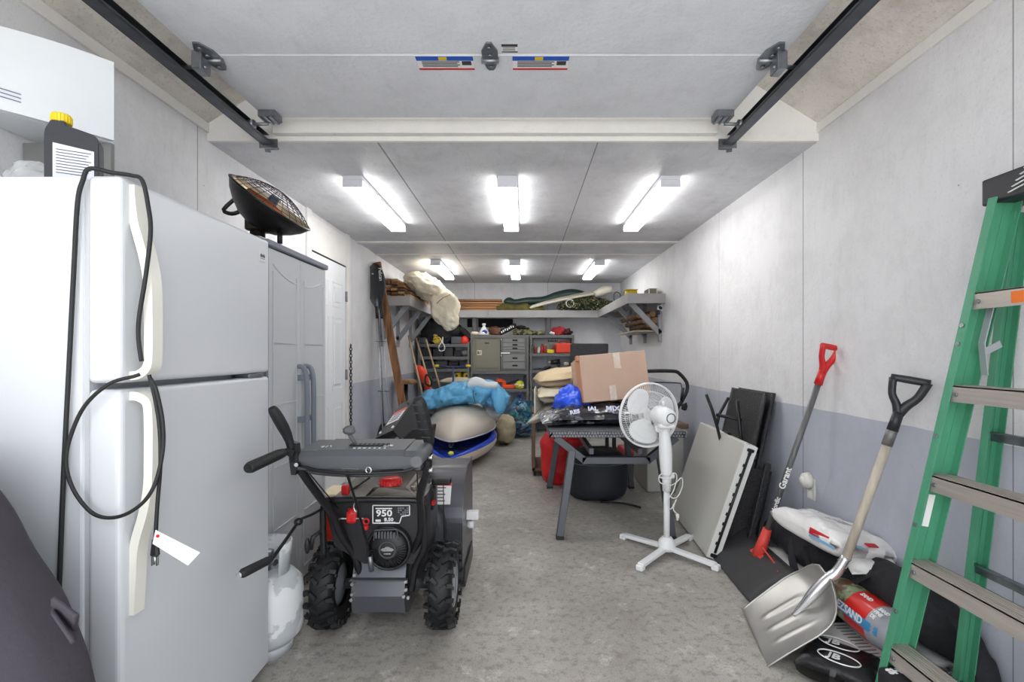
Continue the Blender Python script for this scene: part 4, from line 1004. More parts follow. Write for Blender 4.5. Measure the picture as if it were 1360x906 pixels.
for i, (p0, p1, hd) in enumerate([((-1.62, 6.95, 1.52), (-1.24, 6.80, .05), 'leftmost of the three'), ((-1.63, 7.5, 1.50), (-1.17, 7.35, .05), 'middle of the three'), ((-1.50, 7.6, 1.48), (-1.05, 7.45, .05), 'rightmost of the three')]):
    t = thing('garden_tool', 'long pale wooden tool handle leaning in the back left corner, %s' % hd, 'tool', (p1[0], p1[1], 0), 'long-handled tools in the corner')
    mb = MB(); mb.tube([p0, p1], [.013, .015], n=10); part(t, 'handle', mb, pole_wood)
    mb = MB(); mb.box((p1[0], p1[1], .035), (.10, .05, .07), bev=.012); part(t, 'head', mb, blackm)
# orange chain saw / trimmer
t = thing('hedge_trimmer', 'orange and black power trimmer leaning among the tool handles', 'power tool', (-1.2, 7.0, 0))
ot = mat('trimmer_orange', (226, 66, 36), .4)
mb = MB(); mb.tube([at(552, 490, 7.0), at(558, 492, 7.0), at(563, 500, 6.95), at(566, 508, 6.95)], [.05, .07, .06, .045], n=12, sub=3); mb.tube([at(566, 510, 6.95), at(575, 527, 6.9)], [.04, .05], n=10); part(t, 'body', mb, ot)
mb = MB(); mb.tube([at(566, 498, 6.9), at(573, 503, 6.88), at(572, 513, 6.88), at(565, 508, 6.9)], .014, n=8, closed=True, sub=3); mb.tube([at(575, 528, 6.9), (-1.10, 6.88, .02)], [.035, .03], n=8); part(t, 'handle', mb, black)
# kick scooter handle
t = thing('push_scooter', 'navy push scooter with yellow grips upright before the shelves', 'scooter', (-.95, 7.3, 0))
nb = mat('scooter_navy', (34, 44, 92), .4)
Ys = 7.42; c = at(602, 487, Ys)
mb = MB(); mb.cyl((c.x, Ys, .1), (c.x, Ys, c.z), .016, n=12); mb.tube([at(583, 486, Ys), at(602, 488, Ys), at(620, 486, Ys)], .014, n=10, sub=3); part(t, 'stem', mb, nb)
for px in (580, 622):
    mb = MB(); p = at(px, 486, Ys); mb.cyl(p-V((.035, 0, 0)), p+V((.035, 0, 0)), .018, n=12); part(t, 'grip', mb, yellow, 'yellow grip')
mb = MB(); mb.box2((c.x-.05, Ys+.02, .09), (c.x+.05, Ys+.36, .11), .005); mb.bar((c.x, Ys+.01, .06), (c.x, Ys+.04, .14), .03, .02); part(t, 'deck', mb, nb)
for y in (Ys, Ys+.38):
    mb = MB(); mb.lathe([(.02, -.015), (.06, -.015), (.065, 0), (.06, .015), (.02, .015)], (c.x, y, .065), (1, 0, 0), n=24); part(t, 'wheel', mb, black)

# ================================================================ lower shelving against the back wall
gm2 = mat('shelving_grey', (108, 109, 108), .5, .1, var=.12, vscale=8)
YS0, YS1 = 7.76, 8.14
ZT = 1.555
def rack(name, label, x0, x1, levels, top=ZT, back=None):
    t = thing(name, label, 'shelving', ((x0+x1)/2, 7.95, 0))
    for x in (x0, x1-.035):
        for y in (YS0, YS1-.035):
            mb = MB(); mb.box2((x, y, 0), (x+.035, y+.003, top)); mb.box2((x if x == x0 else x+.032, y, 0), (x+.003 if x == x0 else x+.035, y+.035, top)); part(t, 'post', mb, gm2)
    for z in levels:
        mb = MB(); mb.box2((x0, YS0-.003, z-.045), (x1, YS0+.003, z)); mb.box2((x0, YS0, z-.006), (x1, YS1, z)); mb.box2((x0, YS1-.003, z-.04), (x1, YS1, z)); part(t, 'shelf', mb, gm2)
    return t
rl = rack('metal_shelving', 'grey metal shelving with dark clutter left of the locker', -1.66, -.84, [.35, .86+.0, 1.02, 1.215, 1.415], top=1.45)
rm = rack('metal_shelving', 'grey metal frame carrying the locker and the drawer unit', -.825, .10, [.22, .70, .985, ZT])
rr = rack('metal_shelving', 'grey metal shelving right of the drawers holding bottles and a red can', .115, .82, [.22, .70, 1.0, 1.265, ZT])
# locker
lk = mat('locker_green_grey', (124, 122, 108), .5, .1, bump=.05)
t = thing('steel_locker', 'khaki grey steel locker box with one door in the back shelving', 'locker', (-.57, 7.95, .99))
mb = MB(); mb.box2((-.79, 7.775, .987), (-.355, 8.12, 1.535), .003); part(t, 'body', mb, lk)
mb = MB(); mb.box2((-.745, 7.765, 1.03), (-.385, 7.776, 1.485), .003); d = part(t, 'door', mb, lk)
mb = MB(); mb.box2((-.60, 7.762, 1.415), (-.53, 7.766, 1.44), m=0); mb.box2((-.60, 7.7615, 1.417), (-.595, 7.762, 1.438), m=1)
for k in range(2): mb.box2((-.595, 7.761, 1.421+.01*k), (-.535, 7.762, 1.425+.01*k), m=1)
part(d, 'card_slot', mb, [mat('dark_khaki', (84, 82, 72), .5), darkgap])
mb = MB(); mb.box2((-.725, 7.758, 1.235), (-.645, 7.766, 1.315), .003, m=0); mb.box2((-.712, 7.754, 1.255), (-.695, 7.759, 1.30), m=1); mb.cyl((-.68, 7.758, 1.27), (-.68, 7.752, 1.27), .009, n=12, m=1); mb.cyl((-.665, 7.758, 1.29), (-.665, 7.752, 1.29), .006, n=12, m=1)
part(d, 'latch', mb, [mat('latch_cream', (200, 196, 180), .4), darkgap], 'cream latch plate')
t = thing('drawer_unit', 'grey steel drawer unit right of the locker with white label strips', 'drawers', (-.14, 7.95, .99))
mb = MB(); mb.box2((-.345, 7.775, .987), (.06, 8.12, 1.535), .003); part(t, 'body', mb, gm2)
dg = mat('drawer_grey', (128, 129, 128), .5, .1)
for (z0, z1) in ((1.44, 1.505), (1.37, 1.432), (1.325, 1.362), (1.285, 1.318), (1.135, 1.245), (1.02, 1.125)):
    mb = MB(); mb.box2((-.31, 7.764, z0), (.035, 7.776, z1), .003); d = part(t, 'drawer', mb, dg)
    if z1-z0 > .06 or z0 in (1.325,):
        mb = MB(); zc = (z0+z1)/2; mb.box2((-.16, 7.757, zc-.012), (-.08, 7.765, zc+.012), .002); mb.box2((-.145, 7.753, zc-.004), (-.095, 7.758, zc+.004)); part(d, 'handle', mb, darkgap, 'dark recessed pull')
for z in (1.525, 1.268):
    mb = MB(); mb.box2((-.345, 7.759, z-.008), (-.20, 7.764, z+.012)); mb.box2((-.345, 7.759, z-.05), (-.335, 7.764, z-.025)); part(t, 'label_strip', mb, paper, 'white label strip')

def small(name, mb, m_, lab, cat, grp=None): return solo(name, mb, m_, lab, cat, grp)
# left rack contents
mb = MB(); mb.blob((-1.32, 7.95, 1.62), (.34, .16, .20), e=(.8, .8), nz=.07, ns=6, seed=12); small('black_holdall', mb, blackf, 'black soft bag crammed on the top of the left shelving under the cream sack', 'bag')
mb = MB(); mb.tube([(-1.05, 7.9, 1.66), (-.95, 7.88, 1.62), (-.86, 7.85, 1.53), (-.80, 7.84, 1.50)], [.05, .055, .045, .03], n=10, sub=3); small('black_rolled_mat', mb, blackf, 'black rolled cloth sagging down behind the orange hard hat', 'roll')
mb = MB(); mb.tube([(-1.58, 7.86, 1.415), (-1.58, 7.86, 1.44), (-1.58, 7.86, 1.50), (-1.58, 7.86, 1.52)], [.085, .09, .08, .05], n=20); small('grey_canister', mb, graphite, 'grey canister at the left end of the upper left shelf', 'canister')
mb = MB(); mb.blob((-1.36, 7.84, 1.50), (.07, .07, .085), e=(.6, .6), nz=.015, ns=14, seed=2, flat=1.416, m=0)
for k in range(10): mb.box((-1.42+.013*k, 7.77, 1.46+.01*(k*7 % 9)), (.02, .012, .012), m=k % 2)
small('yellow_tool_pouch', mb, [mat('tool_yellow', (206, 178, 52), .5), black], 'yellow and black tool on the upper left shelf', 'tool')
mb = MB(); mb.blob((-1.24, 7.9, 1.53), (.07, .08, .11), e=(.7, .7), nz=.02, ns=9, flat=1.416); small('navy_bag', mb, navy, 'small navy bag beside the yellow tool on the upper left shelf', 'bag')
mb = MB(); mb.tube([(-1.27, 7.80, 1.44), at(588, 448, 7.74), at(587, 454, 7.74), at(583, 460, 7.73), at(584, 466, 7.73), at(590, 465, 7.73), at(590, 459, 7.73), at(586, 453, 7.74)], .008, n=7, sub=4); small('white_rope_loop', mb, white2, 'white rope loop hanging from the upper left shelf', 'rope')
mb = MB(); mb.box2((-1.14, 7.79, 1.416), (-.97, 8.05, 1.53), .01); small('grey_storage_box', mb, graphite, 'dark grey box left of the orange hard hat', 'box')
t = thing('hard_hat', 'bright orange-red hard hat on the upper left shelf', 'hard hat', (-.92, 7.86, 1.416))
hr = mat('hat_orange', (232, 58, 34), .3)
mb = MB(); mb.blob((-.925, 7.86, 1.455), (.082, .095, .095), nu=28, nv=18, flat=1.435); part(t, 'dome', mb, hr)
mb = MB(); mb.lathe([(.0, .0), (.088, 0), (.10, .004), (.085, .014), (0, .014)], (-.925, 7.855, 1.418), n=28); mb.tube([(-.925, 7.775, 1.47), (-.925, 7.82, 1.54), (-.925, 7.88, 1.553)], .008, n=8, sub=3); part(t, 'brim', mb, hr)
dkb = [mat('black_case', (24, 25, 30), .5), mat('dark_navy_case', (30, 34, 48), .5), mat('dark_grey_case', (58, 60, 64), .5)]
i = 0
for (z, items) in ((1.217, [(-1.62, .17, .13), (-1.43, .16, .12), (-1.25, .14, .15), (-1.09, .12, .09)]), (1.022, [(-1.62, .2, .13), (-1.40, .2, .12), (-1.18, .15, .10), (-1.01, .14, .12)])):
    for (x, w, h) in items:
        mb = MB(); mb.box2((x, 7.80, z), (x+w, 8.08, z+h), .008); mb.box2((x+w*.3, 7.793, z+h*.55), (x+w*.7, 7.80, z+h*.7), .002)
        small('tool_case', mb, dkb[i % 3], 'dark tool case in the left shelving, %s shelf, %s along' % ('second' if z > 1.1 else 'third', ['first', 'second', 'third', 'fourth'][i % 4]), 'case', 'dark cases in the left shelving'); i += 1
mb = MB(); mb.blob((-.93, 7.84, 1.27), (.055, .07, .05), e=(.7, .7), nz=.02, ns=14, flat=1.217); small('grey_power_tool', mb, mat('tool_grey', (96, 96, 98), .5), 'small grey tool at the right end of the second left shelf', 'tool')
for k in range(2):
    x = -1.05+.16*k; t = thing('yellow_tape_reel', 'yellow and black reel on the low left shelf, %s of the two' % ['left', 'right'][k], 'reel', (x, 7.86, .862), 'yellow reels')
    mb = MB(); mb.lathe([(0, 0), (.065, 0), (.072, .02), (.072, .07), (.06, .10), (0, .105)], (x, 7.86, .862), n=24); part(t, 'casing', mb, yellow)
    mb = MB(); mb.cyl((x, 7.80, .91), (x, 7.785, .91), .022, n=16); part(t, 'hub', mb, black)
mb = MB(); mb.pillow((-1.0, 7.6, .80), (.55, .25, .09), nz=.01, seed=4); small('folded_cream_sheet', mb, mat('cream_sheet', (206, 200, 178), .8), 'folded cream sheet below the yellow reels', 'sheet')
mb = MB(); mb.box2((-1.52, 7.80, .355), (-1.25, 8.08, .62), .01); small('cardboard_box', mb, mat('kraft_back', (170, 132, 96), .8), 'brown carton low in the left shelving behind the scooter', 'box')
# top of the middle rack
mb = MB(); mb.lathe([(0, 0), (.085, 0), (.09, .02), (.06, .08), (.025, .13), (.02, .15), (.035, .17), (.025, .19), (0, .19)], (-.62, 7.86, ZT+.002), n=20, m=0); mb.blob((-.605, 7.79, ZT+.05), (.04, .01, .035), nz=.01, ns=20, m=1)
small('detergent_pouch', mb, [white2, mat('print_blue', (60, 64, 170), .5)], 'white and blue pouch on top of the locker', 'pouch')
mb = MB(); mb.blob((-.76, 7.87, ZT+.03), (.07, .06, .03), e=(.8, .8), nz=.008, ns=20, flat=ZT+.002); small('cream_soap_block', mb, cream, 'small cream block at the left end above the locker', 'block')
mb = MB(); mb.blob((-.43, 7.88, ZT+.065), (.11, .08, .07), e=(.8, .8), nz=.02, ns=12, flat=ZT+.002, seed=4); small('brown_leather_glove', mb, mat('brown_leather', (110, 72, 50), .6, var=.3), 'brown leather glove on top of the shelving beside the pouch', 'glove')
mb = MB(); mb.box((-.235, 7.87, ZT+.10), (.30, .12, .08), (0, -.45, 0), bev=.015, m=0); 
R4 = Euler((0, -.45, 0)).to_matrix(); o = V((-.235, 7.87, ZT+.10)); 
for k in range(7): mb.box(o+R4 @ V((-.11+.034*k, -.061, -.004+.006*(k % 3))), (.018, .003, .03+.006*(k % 2)), (0, -.25, 0), m=1)
small('black_tool_bag', mb, [blackf, paper], 'black bag with white lettering tilted on top of the drawers', 'bag')
mb = MB(); mb.blob((.02, 7.88, ZT+.04), (.17, .10, .05), e=(.8, .7), nz=.025, ns=12, flat=ZT+.002, seed=6); small('camouflage_jacket', mb, camo, 'crumpled camouflage jacket on top of the shelving', 'jacket')
mb = MB(); mb.blob((-.02, 7.9, ZT+.13), (.075, .07, .035), nz=.01, ns=15, flat=ZT+.085); mb.blob((.06, 7.86, ZT+.115), (.06, .045, .012)); small('baseball_cap', mb, blackf, 'black cap lying on the camouflage jacket', 'cap')
mb = MB(); mb.blob((.24, 7.9, ZT+.03), (.13, .1, .04), nz=.02, ns=12, flat=ZT+.002, seed=7); small('camouflage_hat', mb, camo, 'flat camouflage cloth on the right of the jacket', 'hat')
mb = MB(); mb.blob((.57, 7.88, ZT+.05), (.10, .09, .07), e=(.8, .8), nz=.03, ns=14, flat=ZT+.002, seed=8, m=0); mb.blob((.48, 7.85, ZT+.035), (.05, .05, .03), nz=.01, ns=14, m=1, flat=ZT+.002); mb.blob((.72, 7.88, ZT+.045), (.09, .08, .05), nz=.03, ns=14, flat=ZT+.002, seed=9, m=2)
small('red_cloth_bundle', mb, [mat('crimson_cloth', (160, 36, 44), .8), white2, mat('maroon_cloth', (74, 36, 40), .8)], 'red white and maroon cloth bundle on top of the right shelving', 'cloth')
# middle, under the locker
t = thing('nail_gun', 'bright orange power tool on the shelf under the drawers', 'power tool', (-.27, 7.85, .70))
mb = MB(); mb.box((-.36, 7.84, .83), (.12, .06, .06), (0, .2, 0), bev=.012); mb.box((-.30, 7.84, .775), (.06, .05, .10), (0, .35, 0), bev=.01); mb.box((-.22, 7.82, .735), (.20, .07, .06), bev=.012); part(t, 'body', mb, mat('gun_orange', (240, 84, 24), .4))
mb = MB(); mb.box((-.16, 7.88, .80), (.22, .05, .045), (0, -.35, 0), bev=.01); part(t, 'magazine', mb, black)
mb = MB(); mb.lathe([(0, 0), (.07, 0), (.075, .03), (.06, .10), (.03, .125), (0, .13)], (-.045, 7.84, .702), n=22, m=0)
for k in range(8): mb.box((-.045+.07*math.cos(k*.8), 7.84+.07*math.sin(k*.8), .75+.01*(k % 3)), (.03, .03, .02), m=1)
small('rope_ball', mb, [mat('lime_yellow', (206, 206, 60), .6), white2], 'yellow and white reel on the shelf under the drawers', 'reel')
mb = MB(); mb.box2((.02, 7.82, .702), (.07, 7.95, .90), .006); small('black_charger', mb, black, 'black upright charger at the right end under the drawers', 'charger')
# right rack contents
for k, (x, col, h) in enumerate([(.16, (70, 84, 50), .14), (.21, (150, 44, 36), .12), (.26, (196, 200, 196), .10), (.315, (168, 40, 36), .15), (.365, (150, 38, 34), .145)]):
    z = 1.267; t = thing('spray_can', 'small %s bottle on the upper right shelf, %s from the left' % (['dark green', 'brick red', 'pale grey', 'tall red', 'dark red'][k], ['first', 'second', 'third', 'fourth', 'fifth'][k]), 'bottle', (x, 7.86, z), 'bottles on the right shelving')
    mb = MB(); mb.lathe([(0, 0), (.021, 0), (.022, .005), (.022, h*.75), (.012, h*.85), (.012, h*.87), (0, h*.87)], (x, 7.86, z), n=18); part(t, 'body', mb, mat('can_%d' % k, col, .35))
    mb = MB(); mb.cyl((x, 7.86, z+h*.86), (x, 7.86, z+h), .012, n=14); part(t, 'cap', mb, [black, yellow, white2][k % 3])
mb = MB(); mb.box2((.18, 8.09, 1.29), (.72, 8.10, 1.50), m=0)
for k in range(6): mb.box2((.42+.028*k, 8.088, 1.455), (.44+.028*k, 8.09, 1.485-.006*(k%2)), m=1)
for k in range(4): mb.box2((.44, 8.088, 1.33+.022*k), (.58-.02*(k % 2), 8.09, 1.337+.022*k), m=1)
small('printed_poster', mb, [paper, ink], 'white printed sheet behind the bottles in the right shelving', 'poster')
mb = MB(); mb.box2((.39, 7.79, 1.267), (.50, 7.9, 1.33), .008); small('yellow_box', mb, yellow, 'small yellow box between bottles and red can', 'box')
t = thing('fuel_can', 'red plastic fuel can on the upper right shelf', 'can', (.64, 7.88, 1.267))
mb = MB(); mb.box2((.53, 7.79, 1.268), (.78, 7.98, 1.43), .02, seg=3); part(t, 'body', mb, redo)
mb = MB(); mb.tube([(.54, 7.84, 1.37), (.50, 7.83, 1.36), (.46, 7.83, 1.32)], [.028, .022, .014], n=12, sub=2); part(t, 'spout', mb, mat('dark_red', (140, 36, 30), .4))
mb = MB(); mb.tube([(.58, 7.88, 1.425), (.60, 7.88, 1.455), (.71, 7.88, 1.455), (.73, 7.88, 1.425)], .009, n=8); part(t, 'handle', mb, redo)
t = thing('cordless_drill', 'black power tool heap on the middle right shelf', 'power tool', (.55, 7.86, 1.002))
mb = MB(); mb.tube([(.45, 7.84, 1.12), (.60, 7.84, 1.135)], [.035, .045], n=14); mb.box((.58, 7.84, 1.07), (.05, .05, .10), (0, .2, 0), bev=.008); mb.box((.59, 7.84, 1.025), (.10, .08, .045), bev=.006); part(t, 'body', mb, black)
mb = MB(); mb.cyl((.41, 7.84, 1.12), (.45, 7.84, 1.12), .012, .022, n=12); part(t, 'chuck', mb, mat('tool_cream', (190, 180, 160), .4))
mb = MB(); mb.box((.70, 7.84, 1.10), (.08, .06, .05), bev=.01); part(t, 'battery', mb, mat('tool_cream', (190, 180, 160), .4))
mb = MB(); mb.tube([(.18, 7.8, 1.01), (.26, 7.79, 1.015), (.33, 7.80, 1.01), (.38, 7.8, 1.035), (.44, 7.82, 1.05)], [.012, .02, .022, .026, .02], n=8, sub=3); small('black_hose_coil', mb, black, 'black hose end lying on the middle right shelf', 'hose')
mb = MB(); mb.box2((.36, 7.93, 1.005), (.37, 7.96, 1.22)); small('white_rod', mb, white2, 'white rod standing behind the tools on the middle right shelf', 'rod')

# ================================================================ clear blue sack of bottles
t = thing('recycling_sack', 'translucent blue sack full of plastic bottles on the floor below the shelves', 'sack', (-.02, 7.5, 0))
c0 = V((-.03, 7.42, .28))
mb = MB(); mb.blob(c0, (.24, .22, .29), e=(.9, .85), nz=.035, ns=9, seed=3, nu=56, nv=36, flat=.003)
part(t, 'film', mb, mat('blue_film', (40, 110, 150), .12, alpha=.42, coat=.6, bump=.4, bscale=25))
mb = MB(); mb.tube([c0+V((0, 0, .27)), c0+V((.01, 0, .32)), c0+V((-.03, 0, .37))], [.05, .02, .05], n=12, sub=3); part(t, 'tied_neck', mb, mat('neck_navy', (40, 52, 110), .4))
random.seed(21)
cols = [mat('bottle_teal', (50, 120, 130), .15, coat=.5), mat('bottle_clear', (190, 214, 220), .15, coat=.5), mat('bottle_green', (70, 150, 110), .15, coat=.5), mat('bottle_navy', (30, 44, 90), .2), mat('bottle_red', (150, 50, 60), .3)]
b0 = None; nb_ = 0
for i in range(60):
    d = V((random.gauss(0, 1), random.gauss(0, 1)-.4, random.gauss(0, 1))).normalized(); p = c0 + V((d.x*.17, d.y*.15, d.z*.19))
    if p.z < .07: continue
    ax_ = V((random.gauss(0, 1), random.gauss(0, 1), random.gauss(0, 1))).normalized()
    mb = MB(); mb.lathe([(0, -.07), (.028, -.07), (.03, -.06), (.03, .02), (.012, .055), (.012, .07), (0, .07)], p, ax_, n=12)
    solo('plastic_bottle', mb, cols[i % 5], 'plastic bottle inside the translucent blue sack', 'bottle', 'bottles in the blue sack')
# ================================================================ kayaks
hullm = mat('kayak_cream', (214, 204, 190), .35, bump=.04, bscale=60, var=.06, vscale=3)
deckm = mat('kayak_blue', (30, 72, 206), .32, var=.2, vscale=4)
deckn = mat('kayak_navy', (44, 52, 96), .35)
def kayak(label, y0, L, W, D, zr, flip, cxk, dm_, rise):
    t = thing('kayak', label, 'kayak', (cxk, y0+L/2, 0 if not flip else zr), 'x'); del t['group']
    sg_ = -1 if flip else 1
    def half(u): return W/2*(1-abs(2*u-1)**2.0)**.80+.004
    def rim(u): return zr + rise*sg_*(abs(2*u-1)**4)
    def hull(u, v):
        a = PI*(v); w = half(u); d = D*(1-abs(2*u-1)**3)**.6
        cs = math.cos(a); sn = math.sin(a)
        x = -w*math.copysign(abs(cs)**.75, cs)
        ridge = 1 + (.09*math.exp(-(cs/.15)**4) - .10*math.exp(-((abs(cs)-.36)/.14)**2))*min(1, 4*(1-abs(2*u-1)))
        z = -d*(.72*abs(sn)**.55+.28*(1-abs(cs))**.9)
        return (cxk+x, y0+L*u, rim(u)+sg_*z)
    mb = MB(); mb.sheet(lambda v, u: hull(u, v), 40, 48, th=.008); part(t, 'hull', mb, hullm)
    mb = MB()
    for s_ in (-1, 1):
        mb.sheet(lambda v, u: (cxk+s_*(half(u)*(1-.26*v)), y0+L*u+.0, rim(u)+sg_*(.035*math.sin(PI*v)-.06*v*v)*(1-abs(2*u-1)**3)**.6), 8, 48, th=.012)
    part(t, 'gunwale', mb, dm_)
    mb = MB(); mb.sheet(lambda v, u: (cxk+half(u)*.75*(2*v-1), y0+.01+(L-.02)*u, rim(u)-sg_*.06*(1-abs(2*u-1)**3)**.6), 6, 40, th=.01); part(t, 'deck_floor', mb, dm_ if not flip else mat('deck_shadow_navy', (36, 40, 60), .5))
    mb = MB(); mb.tube([(cxk-half(u_)*1.0, y0+L*u_, rim(u_)) for u_ in [i/60 for i in range(61)]] + [(cxk+half(u_)*1.0, y0+L*u_, rim(u_)) for u_ in [1-i/60 for i in range(61)]], .008, n=6); part(t, 'rim_seam', mb, mat('seam_white', (222, 222, 222), .4) if flip else dm_)
    mb = MB()
    for (ua, ub) in ((.10, .18), (.18, .10), (.18, .26), (.26, .18)):
        mb.tube([(cxk-half(ua)*.7, y0+L*ua, rim(ua)-sg_*.01), (cxk+half(ub)*.7, y0+L*ub, rim(ub)-sg_*.01)], .004, n=6)
    part(t, 'deck_cord', mb, black)
    mb = MB(); mb.tube([(cxk-.035, y0+.05, rim(.03)+.0), (cxk-.02, y0-.0, rim(.0)+.02*sg_-.02), (cxk+.0, y0-.015, rim(0)-.06), (cxk+.02, y0+.02, rim(0)-.02)], .008, n=8, sub=4)
    part(t, 'carry_loop', mb, black)
    return t, half, rim
K1, half1, rim1 = kayak('lower kayak, right way up with bright blue cockpit rim, lying on the floor', 4.98, 2.35, .86, .215, .225, False, -.765, deckm, -.03)
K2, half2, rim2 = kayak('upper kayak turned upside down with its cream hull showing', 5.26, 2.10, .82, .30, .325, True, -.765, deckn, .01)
mb = MB(); mb.blob((-.77, 4.97, .13), (.035, .02, .03), nz=.006, ns=30); part(K1, 'yellow_float', mb, mat('dull_yellow', (190, 196, 70), .5), 'yellow toggle')
mb = MB(); mb.blob((-.75, 5.12, .22), (.03, .03, .025), nz=.006, ns=30); part(K1, 'cleat', mb, mat('dull_yellow', (190, 196, 70), .5))
# blue lifejacket / float bag on top
lb = mat('sky_blue_nylon', (104, 184, 232), .42, bump=.8, bdist=.05, bscale=7, var=.12, vscale=4)
t = thing('sky_blue_jacket', 'sky blue padded nylon coat sprawled over the upturned kayak', 'coat', (-.8, 6.1, .60))
mb = MB()
P = [(-1.33, 6.05, .44), (-1.30, 6.05, .55), (-1.19, 6.08, .66), (-1.02, 6.1, .72), (-.86, 6.1, .755), (-.70, 6.1, .77), (-.54, 6.1, .79), (-.42, 6.1, .78), (-.33, 6.08, .72), (-.30, 6.0, .62)]
R_ = [.05, .085, .12, .135, .14, .15, .16, .155, .12, .06]
PP = smooth_path(P, 8); RR = [q.x for q in smooth_path([V((r, 0, 0)) for r in R_], 8)]
vs = []; n = 36
for i, p in enumerate(PP):
    d = (PP[min(i+1, len(PP)-1)]-PP[max(i-1, 0)]).normalized(); sd, u = frame(d)
    for k in range(n):
        a = 2*PI*k/n; e = sd*math.cos(a)*1.7+u*math.sin(a)
        q = p+e*RR[i]; w = q*9; 
        q += e*(.028*noise.noise(w)+.022*noise.noise(w*2.3)-.030*abs(noise.noise(w*1.3+V((3, 3, 3))))); vs.append(q)
fs = [[i*n+k, i*n+(k+1) % n, (i+1)*n+(k+1) % n, (i+1)*n+k] for i in range(len(PP)-1) for k in range(n)]
fs += [list(range(n))[::-1], [len(vs)-n+k for k in range(n)]]
mb.add(vs, fs, True); part(t, 'body', mb, lb)
mb = MB(); P = [(-.34, 5.98, .80), (-.29, 5.9, .72), (-.27, 5.86, .62), (-.27, 5.86, .55)]; mb.tube(P, [.07, .08, .07, .04], n=14, sub=5); part(t, 'sleeve', mb, lb)
mb = MB(); mb.sheet(lambda u, v: (-.66+.36*u, 5.93-.05*math.sin(PI*v), .925-.015*u-.08*v+.055*math.sin(PI*min(1, u*1.6))*(1-v)+.01*noise.noise(V((u*4, v*4, 0)))), 18, 8, th=.02); part(t, 'collar', mb, mat('white_nylon', (218, 222, 226), .5, bump=.3, bscale=20), 'white collar')
mb = MB(); mb.tube([(-.58, 5.86, .86), (-.59, 5.84, .78), (-.57, 5.85, .70)], .004, n=6, sub=3); mb.tube([(-.57, 5.845, .78), (-.42, 5.85, .775)], .004, n=6); part(t, 'seam', mb, navy)
mb = MB(); mb.blob((-.41, 6.35, .50), (.13, .25, .12), nz=.03, ns=8, seed=4); solo('pale_grey_cloth', mb, mat('pale_grey_cloth', (190, 190, 192), .8, bump=.3, bscale=20), 'pale grey cloth spilling over the right side of the kayaks', 'cloth')
mb = MB(); mb.blob((-.24, 6.85, .20), (.13, .25, .20), e=(.9, .9), nz=.035, ns=8, seed=5, flat=.002); solo('beige_sack', mb, mat('beige_sack', (176, 164, 134), .8, bump=.3, bscale=20, var=.2), 'beige sack on the floor tucked behind the right side of the kayaks', 'sack')

# ================================================================ woven resin table
wk = bpy.data.materials.new('woven_resin'); wk.use_nodes = True; nt = wk.node_tree; b = nt.nodes['Principled BSDF']; b.inputs['Roughness'].default_value = .45
tc = nt.nodes.new('ShaderNodeTexCoord'); br_ = nt.nodes.new('ShaderNodeTexBrick'); mp = nt.nodes.new('ShaderNodeMapping'); mp.inputs['Rotation'].default_value = (.9, .35, .78)
nt.links.new(tc.outputs['Object'], mp.inputs[0]); nt.links.new(mp.outputs[0], br_.inputs['Vector'])
br_.inputs['Scale'].default_value = 26; br_.inputs['Color1'].default_value = rgb(104, 106, 112); br_.inputs['Color2'].default_value = rgb(78, 80, 86); br_.inputs['Mortar'].default_value = rgb(30, 31, 34)
br_.inputs['Mortar Size'].default_value = .03; br_.inputs['Row Height'].default_value = .3
nt.links.new(br_.outputs['Color'], b.inputs['Base Color'])
bp = nt.nodes.new('ShaderNodeBump'); bp.inputs['Strength'].default_value = .6; bp.inputs['Distance'].default_value = .004; nt.links.new(br_.outputs['Fac'], bp.inputs['Height']); bp.invert = True; nt.links.new(bp.outputs['Normal'], b.inputs['Normal'])
TX0, TX1, TY0, TY1, TZ = .18, 1.12, 3.35, 4.62, .735
legm = mat('slate_metal_legs', (84, 87, 94), .4, .2)
t = thing('patio_table', 'grey woven resin patio table with slate metal legs, piled with bags', 'table', (.65, 4.1, 0))
mb = MB(); mb.box2((TX0, TY0, TZ-.012), (TX1, TY1, TZ), .004); part(t, 'tabletop', mb, wk)
mb = MB()
for a, b_ in (((TX0, TY0), (TX1, TY0+.03)), ((TX0, TY1-.03), (TX1, TY1)), ((TX0, TY0), (TX0+.03, TY1)), ((TX1-.03, TY0), (TX1, TY1))): mb.box2((a[0], a[1], TZ-.045), (b_[0], b_[1], TZ-.004), .004)
part(t, 'woven_rim', mb, wk)
# row of diamond weave relief on the front rim
mb = MB()
for k in range(46):
    x = TX0+.012+.0203*k
    for z in (TZ-.014, TZ-.034): mb.box((x+(0 if z > TZ-.02 else .01), TY0-.001, z), (.012, .003, .009), (0, .7 if k % 2 else -.7, 0))
part(t, 'rim_weave', mb, mat('woven_light', (140, 142, 148), .45))
zl = .525
for y in (TY0+.06, TY1-.08):
    s_ = -1 if y < 4 else 1
    mb = MB()
    mb.bar((TX0+.05, y, TZ-.05), (TX0+.25, y, zl), .05, .045); mb.bar((TX1-.05, y, TZ-.05), (TX1-.25, y, zl), .05, .045); mb.bar((TX0+.235, y, zl), (TX1-.235, y, zl), .05, .045)
    part(t, 'end_frame', mb, legm)
    for (xa, xb) in ((TX0+.165, TX0+.075), (TX1-.165, TX1-.10)):
        mb = MB(); mb.bar((xa, y, zl+.07), (xb, y+s_*.06, .02), .05, .055, bev=.004); lg = part(t, 'leg', mb, legm)
        mb = MB(); mb.box((xb, y+s_*.06, .012), (.055, .06, .024), bev=.004); part(lg, 'foot_cap', mb, black)
